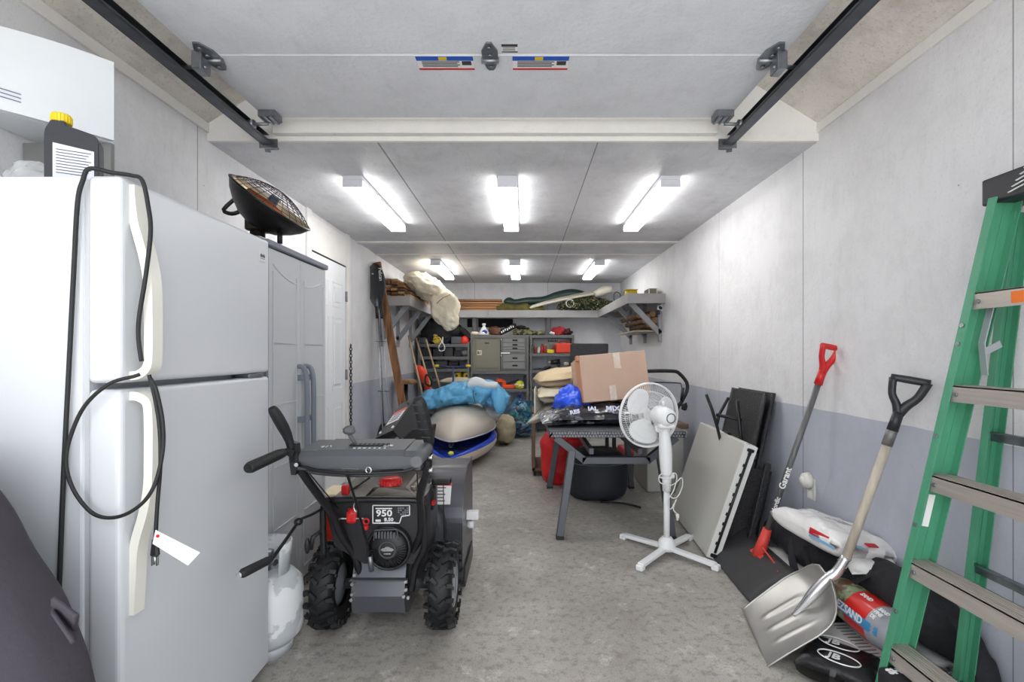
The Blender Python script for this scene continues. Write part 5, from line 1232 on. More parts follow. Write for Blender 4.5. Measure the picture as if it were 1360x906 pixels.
mb = MB(); mb.bar((TX0+.30, TY0+.06, zl+.06), (TX0+.30, TY1-.08, zl+.06), .03, .04); mb.bar((TX1-.30, TY0+.06, zl+.06), (TX1-.30, TY1-.08, zl+.06), .03, .04); part(t, 'stretcher', mb, legm)

# things on the table
t = thing('soil_bag', 'black plastic soil bag with white lettering lying on the patio table under the carton', 'bag', (.55, 3.75, TZ))
sb = mat('black_film_painted_sheen', (32, 34, 42), .2, coat=.6, bump=.6, bscale=16, second=(150, 152, 160), vscale=11, contrast=(.30, .44))  # pale grey noise patches paint a white sheen into the black film colour
mb = MB(); mb.pillow((.60, 3.78, TZ+.002), (.82, .56, .158), (0, 0, .04), nz=.018, ns=7, seed=3, n=44); part(t, 'sack', mb, sb)
mb = MB(); mb.pillow((.26, 3.74, TZ+.004), (.26, .50, .10), (0, -.05, .04), nz=.02, ns=12, seed=5, n=24); part(t, 'clear_end', mb, mat('crinkled_clear_film', (176, 178, 184), .2, coat=.6, bump=.7, bscale=20, second=(90, 92, 98), vscale=14))
pbp = mat('pale_blue_print', (206, 210, 232), .5)
for (tx_, sz_, o_, dx_) in (('MIX', .052, (.60, 3.512, TZ+.122), 0), ('RES', .042, (.34, 3.487, TZ+.096), .2), ('IAL', .046, (.47, 3.512, TZ+.122), 0)):
    mb = MB(); mb.text(tx_, sz_, o_, (1, 0, dx_), (0, .58, .8), ext=.004, xs=1.1, bold=.0015); part(t, 'lettering', mb, pbp, 'pale blue-white lettering')
kraft = mat('kraft_card', (196, 166, 147), .75, bump=.08, bscale=90, var=.07, vscale=5)
tape = mat('packing_tape', (206, 186, 172), .25, coat=.3, second=(220, 206, 196), vscale=30)
t = thing('cardboard_box', 'large brown cardboard box sitting tilted on the black soil bag', 'box', (.62, 3.85, .9))
Yb_ = 3.62
a = at(776, 535, Yb_); b_ = at(865, 527, Yb_+.05); c = at(857, 464, Yb_+.12); d = at(764, 474, Yb_+.06)
u = (b_-a).normalized(); w = (d-a); w = (w-u*w.dot(u)).normalized(); dep = u.cross(w); dep = dep if dep.y > 0 else -dep
Wd = (b_-a).length; Hd = .355; Dd = .34
Mx = Matrix((u, dep, w)).transposed()
cc = a+u*Wd/2+w*Hd/2+dep*Dd/2
mb = MB(); mb.box(cc, (Wd, Dd, Hd), Mx, bev=.003)
part(t, 'carton', mb, kraft)
mb = MB(); mb.box(cc+u*.03-dep*(Dd/2+.001)+w*(Hd/2-.06), (.05, .001, .12), Mx, m=0); mb.box(cc+u*.03+w*(Hd/2+.001), (.05, Dd, .001), Mx, m=0); part(t, 'packing_tape', mb, tape, 'pale strip of packing tape')
mb = MB(); mb.box(cc-u*.03-dep*(Dd/2+.001)-w*(Hd/2-.055), (.05, .001, .11), Mx, m=0); part(t, 'packing_tape', mb, tape, 'pale strip of packing tape')
mb = MB(); mb.box(cc-u*(Wd/2+.002)-dep*(Dd*.25)+w*.0, (.003, Dd*.48, Hd*.97), Mx); mb.box(cc-u*(Wd/2+.012)-dep*(Dd*.44)+w*(Hd/2-.02), (.02, .05, .04), Mx, bev=.002); part(t, 'side_flap', mb, mat('kraft_card_dark', (196, 140, 104), .75))
burl = mat('burlap_tan', (200, 180, 146), .85, bump=.3, bscale=50, var=.08, vscale=5)
mb = MB(); mb.pillow((.42, 4.25, TZ+.265), (.60, .50, .15), (0, -.10, .1), nz=.02, ns=7, seed=6, n=36, pw=4, edge=.05, bottom=.45); solo('tan_sack', mb, burl, 'tan cloth sack on top of the pile left of the cardboard box', 'sack')
mb = MB(); mb.pillow((.43, 4.22, TZ+.125), (.62, .50, .15), (0, -.04, .05), nz=.032, ns=8, seed=7, n=36, pw=4, edge=.05, bottom=.45); solo('cream_pillow', mb, mat('cream_canvas', (208, 198, 174), .85, bump=.7, bdist=.03, bscale=9), 'crumpled cream pillow in the middle of the pile under the tan sack', 'pillow')
mb = MB(); mb.pillow((.46, 4.18, TZ+.002), (.80, .56, .135), (0, 0, -.1), nz=.025, ns=7, seed=8, n=36, pw=3.5, fn=lambda q: V((q.x, q.y, q.z-.10*max(0, -q.x-.2)/.25))); solo('grey_sack', mb, mat('grey_film_sack', (122, 120, 112), .3, coat=.3, bump=.4, bscale=18, second=(168, 162, 150), vscale=7, contrast=(.4, .6)), 'grey plastic sack overhanging the left edge of the patio table', 'sack')
mb = MB(); mb.sheet(lambda u, v: (.10+.03*u+.1*v*u, 4.05+.25*u, .96-.20*v+.03*math.sin(5*u)), 10, 10, th=.008); solo('white_sack_flap', mb, mat('dirty_white_film', (216, 212, 200), .5), 'dirty white sack corner standing behind the grey sack', 'sack')
mb = MB(); mb.blob((.39, 3.80, TZ+.145), (.13, .13, .135), e=(1, .9), nz=.05, ns=8, seed=11, nu=44, nv=28, fn=lambda q, p: V((q.x, q.y, q.z)) , flat=TZ+.10); solo('blue_plastic_bag', mb, mat('royal_blue_film', (28, 84, 226), .3, coat=.3, bump=.4, bscale=16), 'crumpled royal blue plastic bag wedged left of the cardboard box', 'bag')

# dark wicker armchair behind the table
wkb = mat('black_wicker', (50, 50, 55), .5, bump=.8, bscale=90, var=.4, vscale=60)
t = thing('wicker_chair', 'dark charcoal wicker high-backed chair behind the patio table', 'chair', (.75, 5.25, 0))
mb = MB(); mb.box2((.53, 5.38, .46), (.945, 5.44, 1.375), .01); part(t, 'backrest', mb, wkb)
mb = MB(); mb.box2((.52, 4.98, .72), (.955, 5.40, .80), .01); part(t, 'seat', mb, wkb)
for x in (.54, .935):
    for y in (5.0, 5.42): 
        mb = MB(); mb.box((x, y, .38), (.035, .035, .76)); part(t, 'leg', mb, wkb)
# brown wooden cabinet behind the table
wd = mat('brown_laminate', (104, 76, 56), .5, stretch=(10, 10, 1.5), var=.25, vscale=3)
t = thing('brown_trolley', 'low brown wooden unit on castors behind the patio table', 'cabinet', (.3, 5.05, 0))
mb = MB(); mb.box2((.10, 5.02, .06), (.13, 5.55, .66), .003); mb.box2((.48, 5.02, .06), (.51, 5.05, .66), .003); part(t, 'side_panel', mb, wd)
mb = MB(); mb.box2((.10, 5.02, .63), (.51, 5.55, .66)); part(t, 'board', mb, wd)
mb = MB(); mb.box2((.10, 5.02, .06), (.51, 5.55, .09)); part(t, 'board', mb, wd)
for (x, y) in ((.125, 5.06), (.125, 5.45), (.485, 5.06), (.485, 5.45)):
    mb = MB(); mb.cyl((x-.012, y, .025), (x+.012, y, .025), .025, n=16); mb.box((x, y, .05), (.02, .02, .03)); part(t, 'castor', mb, blackm)
# under the table
mb = MB(); mb.blob((.385, 4.80, .25), (.20, .16, .245), e=(.6, .6), nz=.03, ns=6, seed=4, nu=48, nv=30, flat=.003)
t = thing('red_bag', 'bright red soft bag on the floor beneath the left side of the patio table', 'bag', (.38, 4.8, 0))
redf = mat('red_nylon', (206, 26, 30), .6, bump=.7, bdist=.04, bscale=7, var=.12, vscale=5)
part(t, 'body', mb, redf)
mb = MB(); mb.blob((.50, 4.78, .47), (.14, .10, .06), nz=.02, ns=10, seed=6); part(t, 'top_fold', mb, redf)
mb = MB(); mb.tube([(.42, 4.65, .44), (.45, 4.635, .25), (.46, 4.65, .06)], .006, n=6, sub=3); part(t, 'zip', mb, mat('dark_red_zip', (120, 16, 20), .6))
t = thing('black_duffel', 'round black duffel bag on the floor below the patio table right of the red bag', 'bag', (.72, 4.3, 0))
mb = MB(); mb.blob((.66, 4.38, .20), (.27, .28, .215), e=(.9, .5), nz=.012, ns=6, seed=4, nu=48, nv=30, flat=.003); part(t, 'body', mb, mat('black_nylon', (30, 33, 42), .6, bump=.25, bscale=25))
mb = MB(); mb.tube([(.45, 4.16, .36), (.50, 4.14, .40), (.66, 4.12, .395), (.82, 4.14, .38)], .012, n=8, sub=3, flat=.5); part(t, 'strap', mb, blackf)
mb = MB(); mb.tube([(.66, 4.12, .02), (.80, 4.05, .03), (.92, 4.0, .02), (.96, 3.98, .012)], .015, n=8, sub=3, flat=.5); part(t, 'strap', mb, blackf)
mb = MB(); mb.tube([(.42, 4.2, .33), (.50, 4.11, .33), (.66, 4.08, .33), (.82, 4.11, .33), (.92, 4.25, .33)], .004, n=6, sub=4); part(t, 'piping', mb, mat('piping_grey', (90, 96, 110), .5))
# grey plastic bin / low crate behind fan
t = thing('grey_tote', 'pale grey lidded plastic tote between the patio table and the leaning white table', 'box', (1.35, 4.55, 0))
tg = mat('tote_grey', (168, 168, 162), .5)
mb = MB(); mb.box((1.30, 4.72, .27), (.34, .55, .54), bev=.02, seg=2); part(t, 'tub', mb, tg)
mb = MB(); mb.box((1.30, 4.72, .55), (.38, .59, .03), bev=.008); part(t, 'lid', mb, mat('lid_pale', (184, 184, 178), .5))
mb = MB(); mb.box((1.30, 4.72, .60), (.40, .52, .05), (0, 0, .1), bev=.008); solo('brown_board', mb, mat('brown_board', (108, 88, 76), .6), 'brown board lying on the lid of the grey tote', 'board')

# lawn mower
t = thing('lawn_mower', 'push mower with folded black tubular handle behind the standing fan', 'lawn mower', (1.32, 5.4, 0))
Ym = 4.62
hd_ = [at(830, 496, Ym), at(862, 493, Ym), at(893, 493, Ym), at(902, 496, Ym), at(912, 508, Ym), at(912, 520, Ym), at(905, 534, Ym-.02), at(899, 545, Ym), (1.50, 5.1, .25)]
mb = MB(); mb.tube(hd_, .017, n=12, sub=3); part(t, 'handle', mb, gb)
mb = MB(); mb.tube([at(840, 508, Ym), at(880, 508, Ym), at(904, 509, Ym), at(907, 520, Ym)], .006, n=8); mb.cyl(at(907, 515, Ym-.03), at(905, 532, Ym-.03), .014, n=10); part(t, 'bail_lever', mb, gb)
mb = MB(); mb.box(at(909, 541, Ym-.03), (.05, .03, .06), (0, .3, 0), bev=.01); mb.tube([at(900, 540, Ym-.03), at(912, 536, Ym-.03)], .009, n=8); part(t, 'knob', mb, black)
mb = MB(); mb.box((1.32, 5.45, .14), (.44, .55, .14), bev=.04, seg=3); part(t, 'deck', mb, mat('mower_red', (150, 30, 30), .35)); 
mb = MB(); mb.cyl((1.32, 5.48, .2), (1.32, 5.48, .38), .12, .11, n=24); part(t, 'engine', mb, black)
for (x, y) in ((1.07, 5.25), (1.57, 5.25), (1.07, 5.7), (1.57, 5.7)):
    mb = MB(); mb.cyl((x-.02, y, .09), (x+.02, y, .09), .09, n=24); part(t, 'wheel', mb, rubber)

# ================================================================ pedestal fan
fx, fy = .91, 3.09
t = thing('pedestal_fan', 'white pedestal fan on a cross base in the middle of the floor', 'fan', (fx, fy, 0))
mb = MB()
for (ex, ey) in ((.69, 3.34), (.69, 2.86), (1.13, 2.86), (1.13, 3.32)):
    mb.bar((fx, fy, .045), (ex, ey, .03), .045, .022, bev=.004)
    d = (V((ex, ey, 0))-V((fx, fy, 0))).normalized(); mb.box((ex, ey, .018), (.045, .045, .034), (0, 0, math.atan2(d.y, d.x)), bev=.006)
part(t, 'cross_base', mb, white2)
mb = MB(); mb.lathe([(0, .03), (.05, .03), (.055, .05), (.05, .085), (.03, .11), (.0, .11)], (fx, fy, 0), n=28); part(t, 'base_collar', mb, white2)
mb = MB(); mb.cyl((fx, fy, .08), (fx, fy, .46), .019, n=20); mb.cyl((fx, fy, .40), (fx, fy, .52), .026, .03, n=20); mb.box((fx+.03, fy-.01, .50), (.03, .03, .03), bev=.006); part(t, 'pole', mb, white2)
mb = MB(); mb.tube([(fx, fy, .50), (fx-.004, fy, .56), (fx-.008, fy, .66), (fx-.015, fy-.0, .76), (fx-.018, fy, .82)], [.034, .038, .040, .034, .036], n=20, sub=3, flat=1.0)
mb.box((fx-.03, fy-.005, .80), (.09, .05, .055), bev=.008); part(t, 'neck', mb, white2)
ctr = V((.825, 3.20, .865)); ax = V((-.28, 1, .03)).normalized()       # blowing away towards the back
mot = V((.885, 3.02, .875))
mb = MB(); mb.lathe([(0, -.085), (.03, -.085), (.055, -.06), (.062, -.01), (.062, .05), (.05, .075), (0, .08)], mot+ax*.03, ax, n=32); mb.box(mot+V((0, .02, -.055)), (.10, .10, .03), bev=.01); mh = part(t, 'motor_housing', mb, white2)
mb = MB()
for k in range(18):
    a = 2*PI*k/18; sd, u = frame(ax); e = sd*math.cos(a)+u*math.sin(a); mb.box(mot+ax*(.03-.078)+e*.028, (.005, .02, .010), Matrix((e, ax, e.cross(ax))).transposed())
part(mh, 'vent', mb, graphite, 'ring of dark vent slots')
mb = MB(); mb.cyl(mot+V((-.01, .02, .06)), mot+V((-.01, .02, .095)), .007, n=10); part(mh, 'oscillation_knob', mb, white2)
cage = MB(); sd, u = frame(ax); RC = .208
cage.ring(ctr, ax, RC, .007, 72, 8); cage.ring(ctr-ax*.012, ax, RC, .005, 72, 6)
for s_ in (-1, 1):
    dep_ = .055
    f_ = lambda r: dep_*(1-(r/RC)**3)
    for r in ((.06, .10, .155) if s_ < 0 else (.045, .10, .155)): cage.ring(ctr+ax*s_*f_(r), ax, r, .0018, 60, 5)
    for k in range(84):
        a = 2*PI*k/84; tw = .25
        pts = []
        for r in (.055, .10, .15, .185, .206):
            aa = a+tw*(r/RC)*s_; e = sd*math.cos(aa)+u*math.sin(aa); pts.append(ctr+e*r+ax*s_*f_(r))
        cage.tube(pts, .0010, n=4, caps=False)
part(t, 'wire_guard', cage, white2)
mb = MB(); mb.lathe([(0, .06), (.045, .06), (.045, .052), (0, .052)], ctr, ax, n=28); part(t, 'guard_badge', mb, white2)
mb = MB(); mb.cyl(ctr-ax*.03, ctr+ax*.025, .035, n=24); part(t, 'hub', mb, white2)
for k, a0 in enumerate((PI/2+.35, PI/2+.35+2*PI/3, PI/2+.35+4*PI/3)):
    a0 = a0 + .25
    def bl(uu, vv):
        r = .03+.158*uu; sp_ = (.42+.62*math.sin(PI*min(1, .25+.72*uu))**.8); aa = a0+(vv-.5)*2*sp_*(.55+.45*uu) + .15*uu
        rr = r*(1-.08*(abs(2*vv-1)**3)*uu)
        e = sd*math.cos(aa)+u*math.sin(aa); return ctr+e*rr+ax*(-.022*(2*vv-1))
    mb = MB(); mb.sheet(bl, 12, 12, th=.003); part(t, 'blade', mb, mat('blade_white', (244, 245, 246), .35))
cm = mat('cord_white', (226, 226, 224), .4)
mb = MB(); o = V((fx, fy-.03, .44)); mb.tube([o+V(p) for p in ((-.03, 0, .08), (-.055, .0, .06), (-.05, 0, .02), (.0, -.03, .01), (.05, 0, .02), (.085, 0, .05), (.09, 0, .0), (.06, -.01, -.06), (.02, -.02, -.07), (-.02, -.02, -.02), (.0, -.02, .03), (.03, -.01, .08), (.055, 0, .06), (.03, -.02, -.02), (-.01, -.02, -.09), (.01, -.02, -.14), (.05, -.01, -.08), (.03, -.01, -.14), (.05, -.01, -.17))], .0035, n=7, sub=5); mb.ring((fx, fy, .485), (0, .1, 1), .045, .004, 30, 6)
pc = part(t, 'cord', mb, cm)
mb = MB(); mb.box(o+V((.055, -.01, -.185)), (.02, .015, .03), bev=.004); mb.box(o+V((.055, -.01, -.205)), (.012, .004, .015)); part(pc, 'plug', mb, cm)
# ================================================================ white folding table leaning
pw = mat('table_white_plastic', (204, 203, 196), .45, bump=.12, bscale=200, var=.05, vscale=2)
pe = mat('table_edge_white', (228, 228, 224), .4)
O = V((1.13, 3.02, 0)); U = V((.33, 0, .944)).normalized(); Nn = V((U.z, 0, -U.x)); Yd = V((.06, 1, 0)).normalized()
HT, LT, TT = .745, .93, .082
t = thing('folding_table', 'off-white plastic folding table folded in half and leaning against the chairs', 'table', (1.25, 3.5, 0))
Mx = Matrix((Nn, Yd, U)).transposed(); cc = O+U*HT/2+Yd*LT/2+Nn*TT/2+V((0, 0, .012))
for k in (0, 1):
    mb = MB(); mb.box(cc+Nn*((k-.5)*TT/2*1.02), (TT/2*.96, LT, HT), Mx, bev=.010, seg=3); part(t, 'half_top', mb, pw if k == 0 else pe)
mb = MB(); mb.box(cc-Yd*(LT/2+.002), (TT*.96, .008, HT*.99), Mx); part(t, 'edge_channel', mb, pe)
e = cc-Yd*(LT/2+.012)
mb = MB(); mb.tube([e-U*HT*.44, e+U*HT*.42], .008, n=10)
for k in range(9): mb.box(e+U*HT*(-.36+.085*k)-Nn*.010, (.014, .006, .020), Mx, bev=.002)
mb.box(e+U*HT*.455, (.045, .012, .02), Mx, bev=.004); mb.box(e+U*HT*.43, (.02, .014, .03), Mx, bev=.004); mb.box(e-U*HT*.465, (.045, .012, .022), Mx, bev=.004)
part(t, 'hinge_rod', mb, black, 'black hinge rod along the edge')
mb = MB(); p = cc+U*(HT/2+.006)-Yd*.05; mb.box(p, (.035, .07, .014), Mx, bev=.005); part(t, 'leg_lock', mb, black)
# upturned stool frame poking out behind the table
t = thing('stool_frame', 'upturned black tubular stool legs sticking up behind the folding table', 'stool', (1.42, 3.45, 0))
Yq = 3.42
mb = MB()
mb.tube([at(938, 524, Yq), at(945, 542, Yq), at(952, 565, Yq), (1.50, 3.5, .30)], .011, n=8); mb.tube([at(967, 529, Yq+.1), at(955, 551, Yq), at(952, 565, Yq)], .011, n=8); mb.tube([at(951, 551, Yq), at(1000, 561, Yq-.1)], .012, n=8)
mb.tube([at(979, 532, Yq-.15), at(984, 580, Yq-.15), (1.50, 3.3, .35)], .012, n=8); mb.tube([at(1017, 538, Yq-.15), at(1004, 546, Yq-.15), at(994, 562, Yq-.15), at(990, 585, Yq-.15), (1.52, 3.3, .38)], .011, n=8, sub=3)
part(t, 'leg_frame', mb, gb)
mb = MB(); mb.lathe([(0, 0), (.10, 0), (.11, .02), (.10, .04), (0, .04)], (1.50, 3.42, .28), n=28); part(t, 'seat', mb, blackf)
# stack of folded wicker chairs by the wall
bw = mat('chair_black_weave', (44, 44, 48), .42, bump=.9, bscale=110, var=.5, vscale=70)
def fold_chair(off, label, first=None):
    A0 = V((1.325+off, 3.12, .02)); UP = V((.225, 0, 1.0)).normalized(); NN = V((UP.z, 0, -UP.x)); Y_ = V((.0, 1, 0))
    t = thing('folding_chair', label, 'chair', (A0.x, 3.35, 0), 'folded chairs against the right wall')
    H_, W_ = 1.02, .47
    M_ = Matrix((NN, Y_, UP)).transposed()
    for y in (0, W_):
        mb = MB(); mb.tube([A0+Y_*y, A0+Y_*y+UP*.45+NN*.0, A0+Y_*y+UP*.62, A0+Y_*y+UP*H_], .0135, n=10, flat=1.3, sub=2); part(t, 'side_rail', mb, bw)
        mb = MB(); yy = y+(.03 if y == 0 else -.03); mb.tube([A0+Y_*yy-NN*.03+UP*.0, A0+Y_*yy-NN*.028+UP*.62], .012, n=10); part(t, 'leg', mb, bw)
    mb = MB(); mb.box(A0+Y_*W_/2+UP*(H_-.20), (.012, W_-.02, .40), M_, bev=.004); part(t, 'backrest', mb, bw)
    mb = MB(); mb.box(A0+Y_*W_/2+UP*(.36)-NN*.02, (.016, W_-.06, .40), M_, bev=.004); part(t, 'seat', mb, bw)
    mb = MB(); mb.cyl(A0+Y_*.0+UP*.10, A0+Y_*W_+UP*.10, .009, n=8); mb.cyl(A0+UP*.57+Y_*0, A0+UP*.57+Y_*W_, .009, n=8); part(t, 'crossbar', mb, bw)
    return t
fold_chair(0, 'folded black woven chair against the right wall, outermost of the stack')
fold_chair(.052, 'folded black woven chair, innermost of the stack, against the right wall')
# lower short folded chair in front
t = thing('folding_stool', 'short folded black woven stool standing in front of the folded chairs', 'stool', (1.36, 3.08, 0))
for y in (2.98, 3.22):
    mb = MB(); mb.bar((1.355, y, .0), (1.495, y, .60), .035, .03, bev=.004); part(t, 'leg', mb, bw)
mb = MB(); mb.bar((1.375, 3.10, .08), (1.48, 3.10, .54), .20, .015); part(t, 'seat', mb, bw)

# ================================================================ snow pusher with red handle
dw = V((1.355, 2.78, .165)); g = V((1.585, 2.57, 1.20)); sh = (g-dw).normalized()
t = thing('snow_pusher', 'black-bladed snow pusher with red grip leaning on the right wall', 'shovel', (1.3, 2.8, 0))
bdm = mat('blade_dark_grey', (62, 62, 64), .55, bump=.06, bscale=150, var=.12, vscale=8)
mb = MB(); 
def bl2(u, v):
    y = 2.47+.66*u; x = 1.165+.235*v + .03*math.sin(PI*v)*-1; z = .006+.155*v**1.2
    return (x+.03*(u-.5), y, z)
mb.sheet(bl2, 10, 10, th=.005); part(t, 'blade', mb, bdm)
ps = mat('faded_red_plastic', (226, 74, 66), .45)
mb = MB(); mb.tube([dw-sh*.06, dw+sh*.02, dw+sh*.12], [.034, .03, .023], n=14); mb.box(dw-sh*.05+V((0, .0, .0)), (.05, .14, .03), (0, -.5, 0), bev=.01); part(t, 'socket', mb, ps, 'faded red socket')
mb = MB(); mb.tube([dw+sh*.02+V((-.02, -.04, 0)), dw+sh*.03+V((-.04, -.1, .0)), V((1.36, 2.62, .13)), V((1.33, 2.55, .13))], .0045, n=6, sub=3); part(t, 'cord', mb, ps)
mb = MB(); mb.tube([dw+sh*.10, g-sh*.10], .0155, n=14); part(t, 'shaft', mb, mat('shaft_grey', (112, 112, 114), .35, .3, stretch=(30, 30, 2), var=.25, vscale=3))
def dgrip(t, g, sh, side, m_, w=.055, h=.125, r=.013, name='grip'):
    sd_ = side.normalized(); top = g+sh*(h-.02)
    mb = MB(); mb.tube([g-sh*.10, g-sh*.02], [.021, .019], n=14)
    mb.tube([g-sh*.03, g+sh*.01-sd_*w*.3, g+sh*.05-sd_*w*.75, top-sd_*w], [.016, .014, .0125, .013], n=10, sub=3, flat=1.3)
    mb.tube([g-sh*.03, g+sh*.01+sd_*w*.3, g+sh*.05+sd_*w*.75, top+sd_*w], [.016, .014, .0125, .013], n=10, sub=3, flat=1.3)
    mb.tube([top-sd_*(w+.008), top, top+sd_*(w+.008)], [.014, .0155, .014], n=12, sub=3)
    return part(t, name, mb, m_)
dgrip(t, g, sh, V((.55, .1, -.1)), red, w=.048)
# lettering on the shaft
vw = V((-.49, -.87, 0)); f_ = -(V((1.47, 2.68, .65))-V((0, 0, EYE))).normalized()
pd = sh.cross(f_).normalized(); ff = pd.cross(sh)
mb = MB(); q0 = dw+sh*.37+f_*.017; mb.text('Garant', .045, q0-(-pd)*.014, sh, -pd if (-pd).dot(V((-1, 0, 0))) > 0 else pd, ext=.0008, bold=.001)
q1 = dw+sh*.22+f_*.017; mb.text('Nordic', .034, q1+pd*.010*(1), sh, -pd if (-pd).dot(V((-1, 0, 0))) > 0 else pd, ext=.0008, bold=.001)
part(t, 'lettering', mb, paper, 'white lettering on the shaft')

# ================================================================ aluminium scoop shovel
al = mat('worn_aluminium', (196, 194, 190), .34, .75, var=.14, vscale=7, bump=.06, bscale=40)
t = thing('scoop_shovel', 'aluminium scoop shovel with wooden shaft, its blade resting on the floor', 'shovel', (1.05, 2.15, 0))
tipA = V((1.045, 2.37, .006)); tipB = V((1.015, 1.975, .006)); tm = (tipA+tipB)/2
heel = V((1.325, 2.095, .225)); g2 = V((1.535, 1.985, 1.055))
ld = (heel-tm); LL = ld.length; ld.normalize(); wdv = (tipA-tipB); wdv = (wdv-ld*wdv.dot(ld)).normalized(); nrm = ld.cross(wdv).normalized(); nrm = nrm if nrm.z > 0 else -nrm
def scoop(u, v):
    s_ = 2*u-1
    w = (.195+.012*v)*max(0, 1-max(0, (v-.52)/.49)**2.4)**.5 + .012*v
    dish = .050*abs(s_)**2.5*(.12+.88*v**.8) + .055*max(0, (v-.72)/.28)**2.2
    rib = 0
    for rc_ in (-.42, 0, .42):
        if .15 < v < .68: rib += .006*math.exp(-((s_-rc_)/.055)**2)*min(1, (v-.15)*10, (.68-v)*10)
    lead = -.02*(1-abs(s_)**4)*0
    return tm + ld*(LL*1.10*v - .03*(abs(s_)**3)*(1-v)*-1*0) + wdv*(w*s_) + nrm*(dish+rib)
mb = MB(); mb.sheet(scoop, 56, 36, th=.003); mb.tube([scoop(0, k/20)+nrm*.002 for k in range(21)]+[scoop(k/16, 1)+nrm*.002 for k in range(1, 17)]+[scoop(1, 1-k/20)+nrm*.002 for k in range(1, 21)], .004, n=6)
part(t, 'scoop', mb, al)
sh2 = (g2-heel).normalized()
mb = MB(); s0 = tm+ld*LL*.52+nrm*.010; mb.tube([s0, tm+ld*LL*.68+nrm*.026, tm+ld*LL*.86+nrm*.05, heel+nrm*.055+sh2*.03, heel+sh2*.10+nrm*.02, heel+sh2*.19], [.006, .016, .023, .024, .021, .0195], n=14, sub=4); part(t, 'ferrule', mb, mat('polished_aluminium', (218, 218, 220), .26, .85))
mb = MB(); mb.tube([heel+sh2*.17, g2-sh2*.13], .0175, n=16); mb2 = mb; part(t, 'shaft', mb, mat('weathered_handle', (206, 194, 178), .6, stretch=(20, 20, 2), var=.22, vscale=3))
mb = MB(); mb.tube([g2-sh2*.17, g2-sh2*.09], .0200, n=14); part(t, 'tape_wrap', mb, mat('duct_tape', (136, 134, 132), .4, .3, var=.3, vscale=40))
dgrip(t, g2-sh2*.005, sh2, V((.50, -.45, -.12)), mat('grip_charcoal', (44, 45, 50), .4), w=.056, h=.135)

# ================================================================ bags at the right wall
t = thing('paper_sack', 'flat white printed paper sack under the near end of the black garment bag', 'sack', (1.5, 2.6, 0))
mb = MB(); mb.pillow((1.515, 2.65, .002), (.27, .74, .14), (0, 0, 0), nz=.01, ns=6, seed=2, n=26); part(t, 'sack_body', mb, mat('sack_white', (226, 226, 224), .6, bump=.2, bscale=20))
mb = MB()
for k in range(9): mb.box((1.405+.004*k, 2.90-.05*k, .118), (.006, .035, .002), (0, -.9, .0))
part(t, 'print', mb, ink)
t = thing('black_logo_sack', 'white paper sack with black oval logos at the foot of the ladder', 'sack', (1.38, 2.0, 0))
zs_ = .10
mb = MB(); mb.pillow((1.455, 2.02, .002), (.34, .34, zs_), (0, 0, .05), nz=.006, ns=6, seed=3, n=26, bottom=.55); part(t, 'sack_body', mb, mat('sack_white', (226, 226, 224), .6, bump=.2, bscale=20))
mb = MB()
for k in range(12): mb.box((1.365+.004*(k % 2), 2.13-.022*k, zs_-.003), (.055, .003, .0015), (0, 0, .05))
part(t, 'print', mb, ink)
t = thing('black_mesh_sack', 'black mesh sack end with white oval logos, on the floor beside the scoop blade', 'sack', (1.2, 2.0, 0))
bk = mat('black_glossy_print', (26, 26, 28), .35, bump=.4, bscale=30)
mb = MB(); mb.pillow((1.235, 1.905, .002), (.27, .24, .10), (0, 0, -.75), nz=.004, ns=12, seed=6, n=28, bottom=.6, pw=5); part(t, 'sack_body', mb, bk)
mb = MB()
dl = V((.72, -.69, .0)).normalized(); dv = V((.69, .72, .0))
zz0 = .108
for (cxq, cyq) in ((1.265, 1.96), (1.205, 1.865)):
    cq = V((cxq, cyq, zz0)); mb.tube([cq+dl*.070*math.cos(2*PI*k/40)+dv*.038*math.sin(2*PI*k/40) for k in range(40)], .0026, n=5, closed=True)
    mb.text('JB', .052, cq-dl*.036-dv*.018+V((0, 0, .002)), dl, dv, ext=.001, bold=.001)
part(t, 'oval_logo', mb, paper, 'white oval logo print')
# black duffel / garment bag along the wall
mb = MB(); 
gbm = mat('black_canvas', (34, 34, 39), .8, bump=.8, bdist=.04, bscale=8, var=.25, vscale=6)
t = thing('garment_bag', 'long black canvas bag with handles lying along the foot of the right wall', 'bag', (1.55, 2.2, .14))
P = [(1.545, 3.02, .20), (1.535, 2.85, .24), (1.53, 2.5, .24), (1.53, 2.2, .25), (1.535, 1.98, .29), (1.545, 1.83, .27), (1.565, 1.70, .20), (1.575, 1.64, .15)]
R_ = [.05, .085, .095, .092, .095, .085, .06, .03]
PP = smooth_path(P, 7); RR = [q.x for q in smooth_path([V((r, 0, 0)) for r in R_], 7)]
vs = []; n = 30
for i, p in enumerate(PP):
    for k in range(n):
        a = 2*PI*k/n; e = V((math.cos(a), 0, math.sin(a)*1.15)); q = p+e*RR[i]; w = q*8
        q += e*(.018*noise.noise(w)+.008*noise.noise(w*2.7)); q.x = min(q.x, 1.628); q.x = max(q.x, 1.535 if q.y < 1.78 else 1.0); vs.append(q)
fs = [[i*n+k, i*n+(k+1) % n, (i+1)*n+(k+1) % n, (i+1)*n+k] for i in range(len(PP)-1) for k in range(n)]
fs += [list(range(n))[::-1], [len(vs)-n+k for k in range(n)]]
mb.add(vs, fs, True); part(t, 'body', mb, gbm)
mb = MB()
def strap(pts, w=.03):
    P_ = smooth_path(pts, 6); return P_
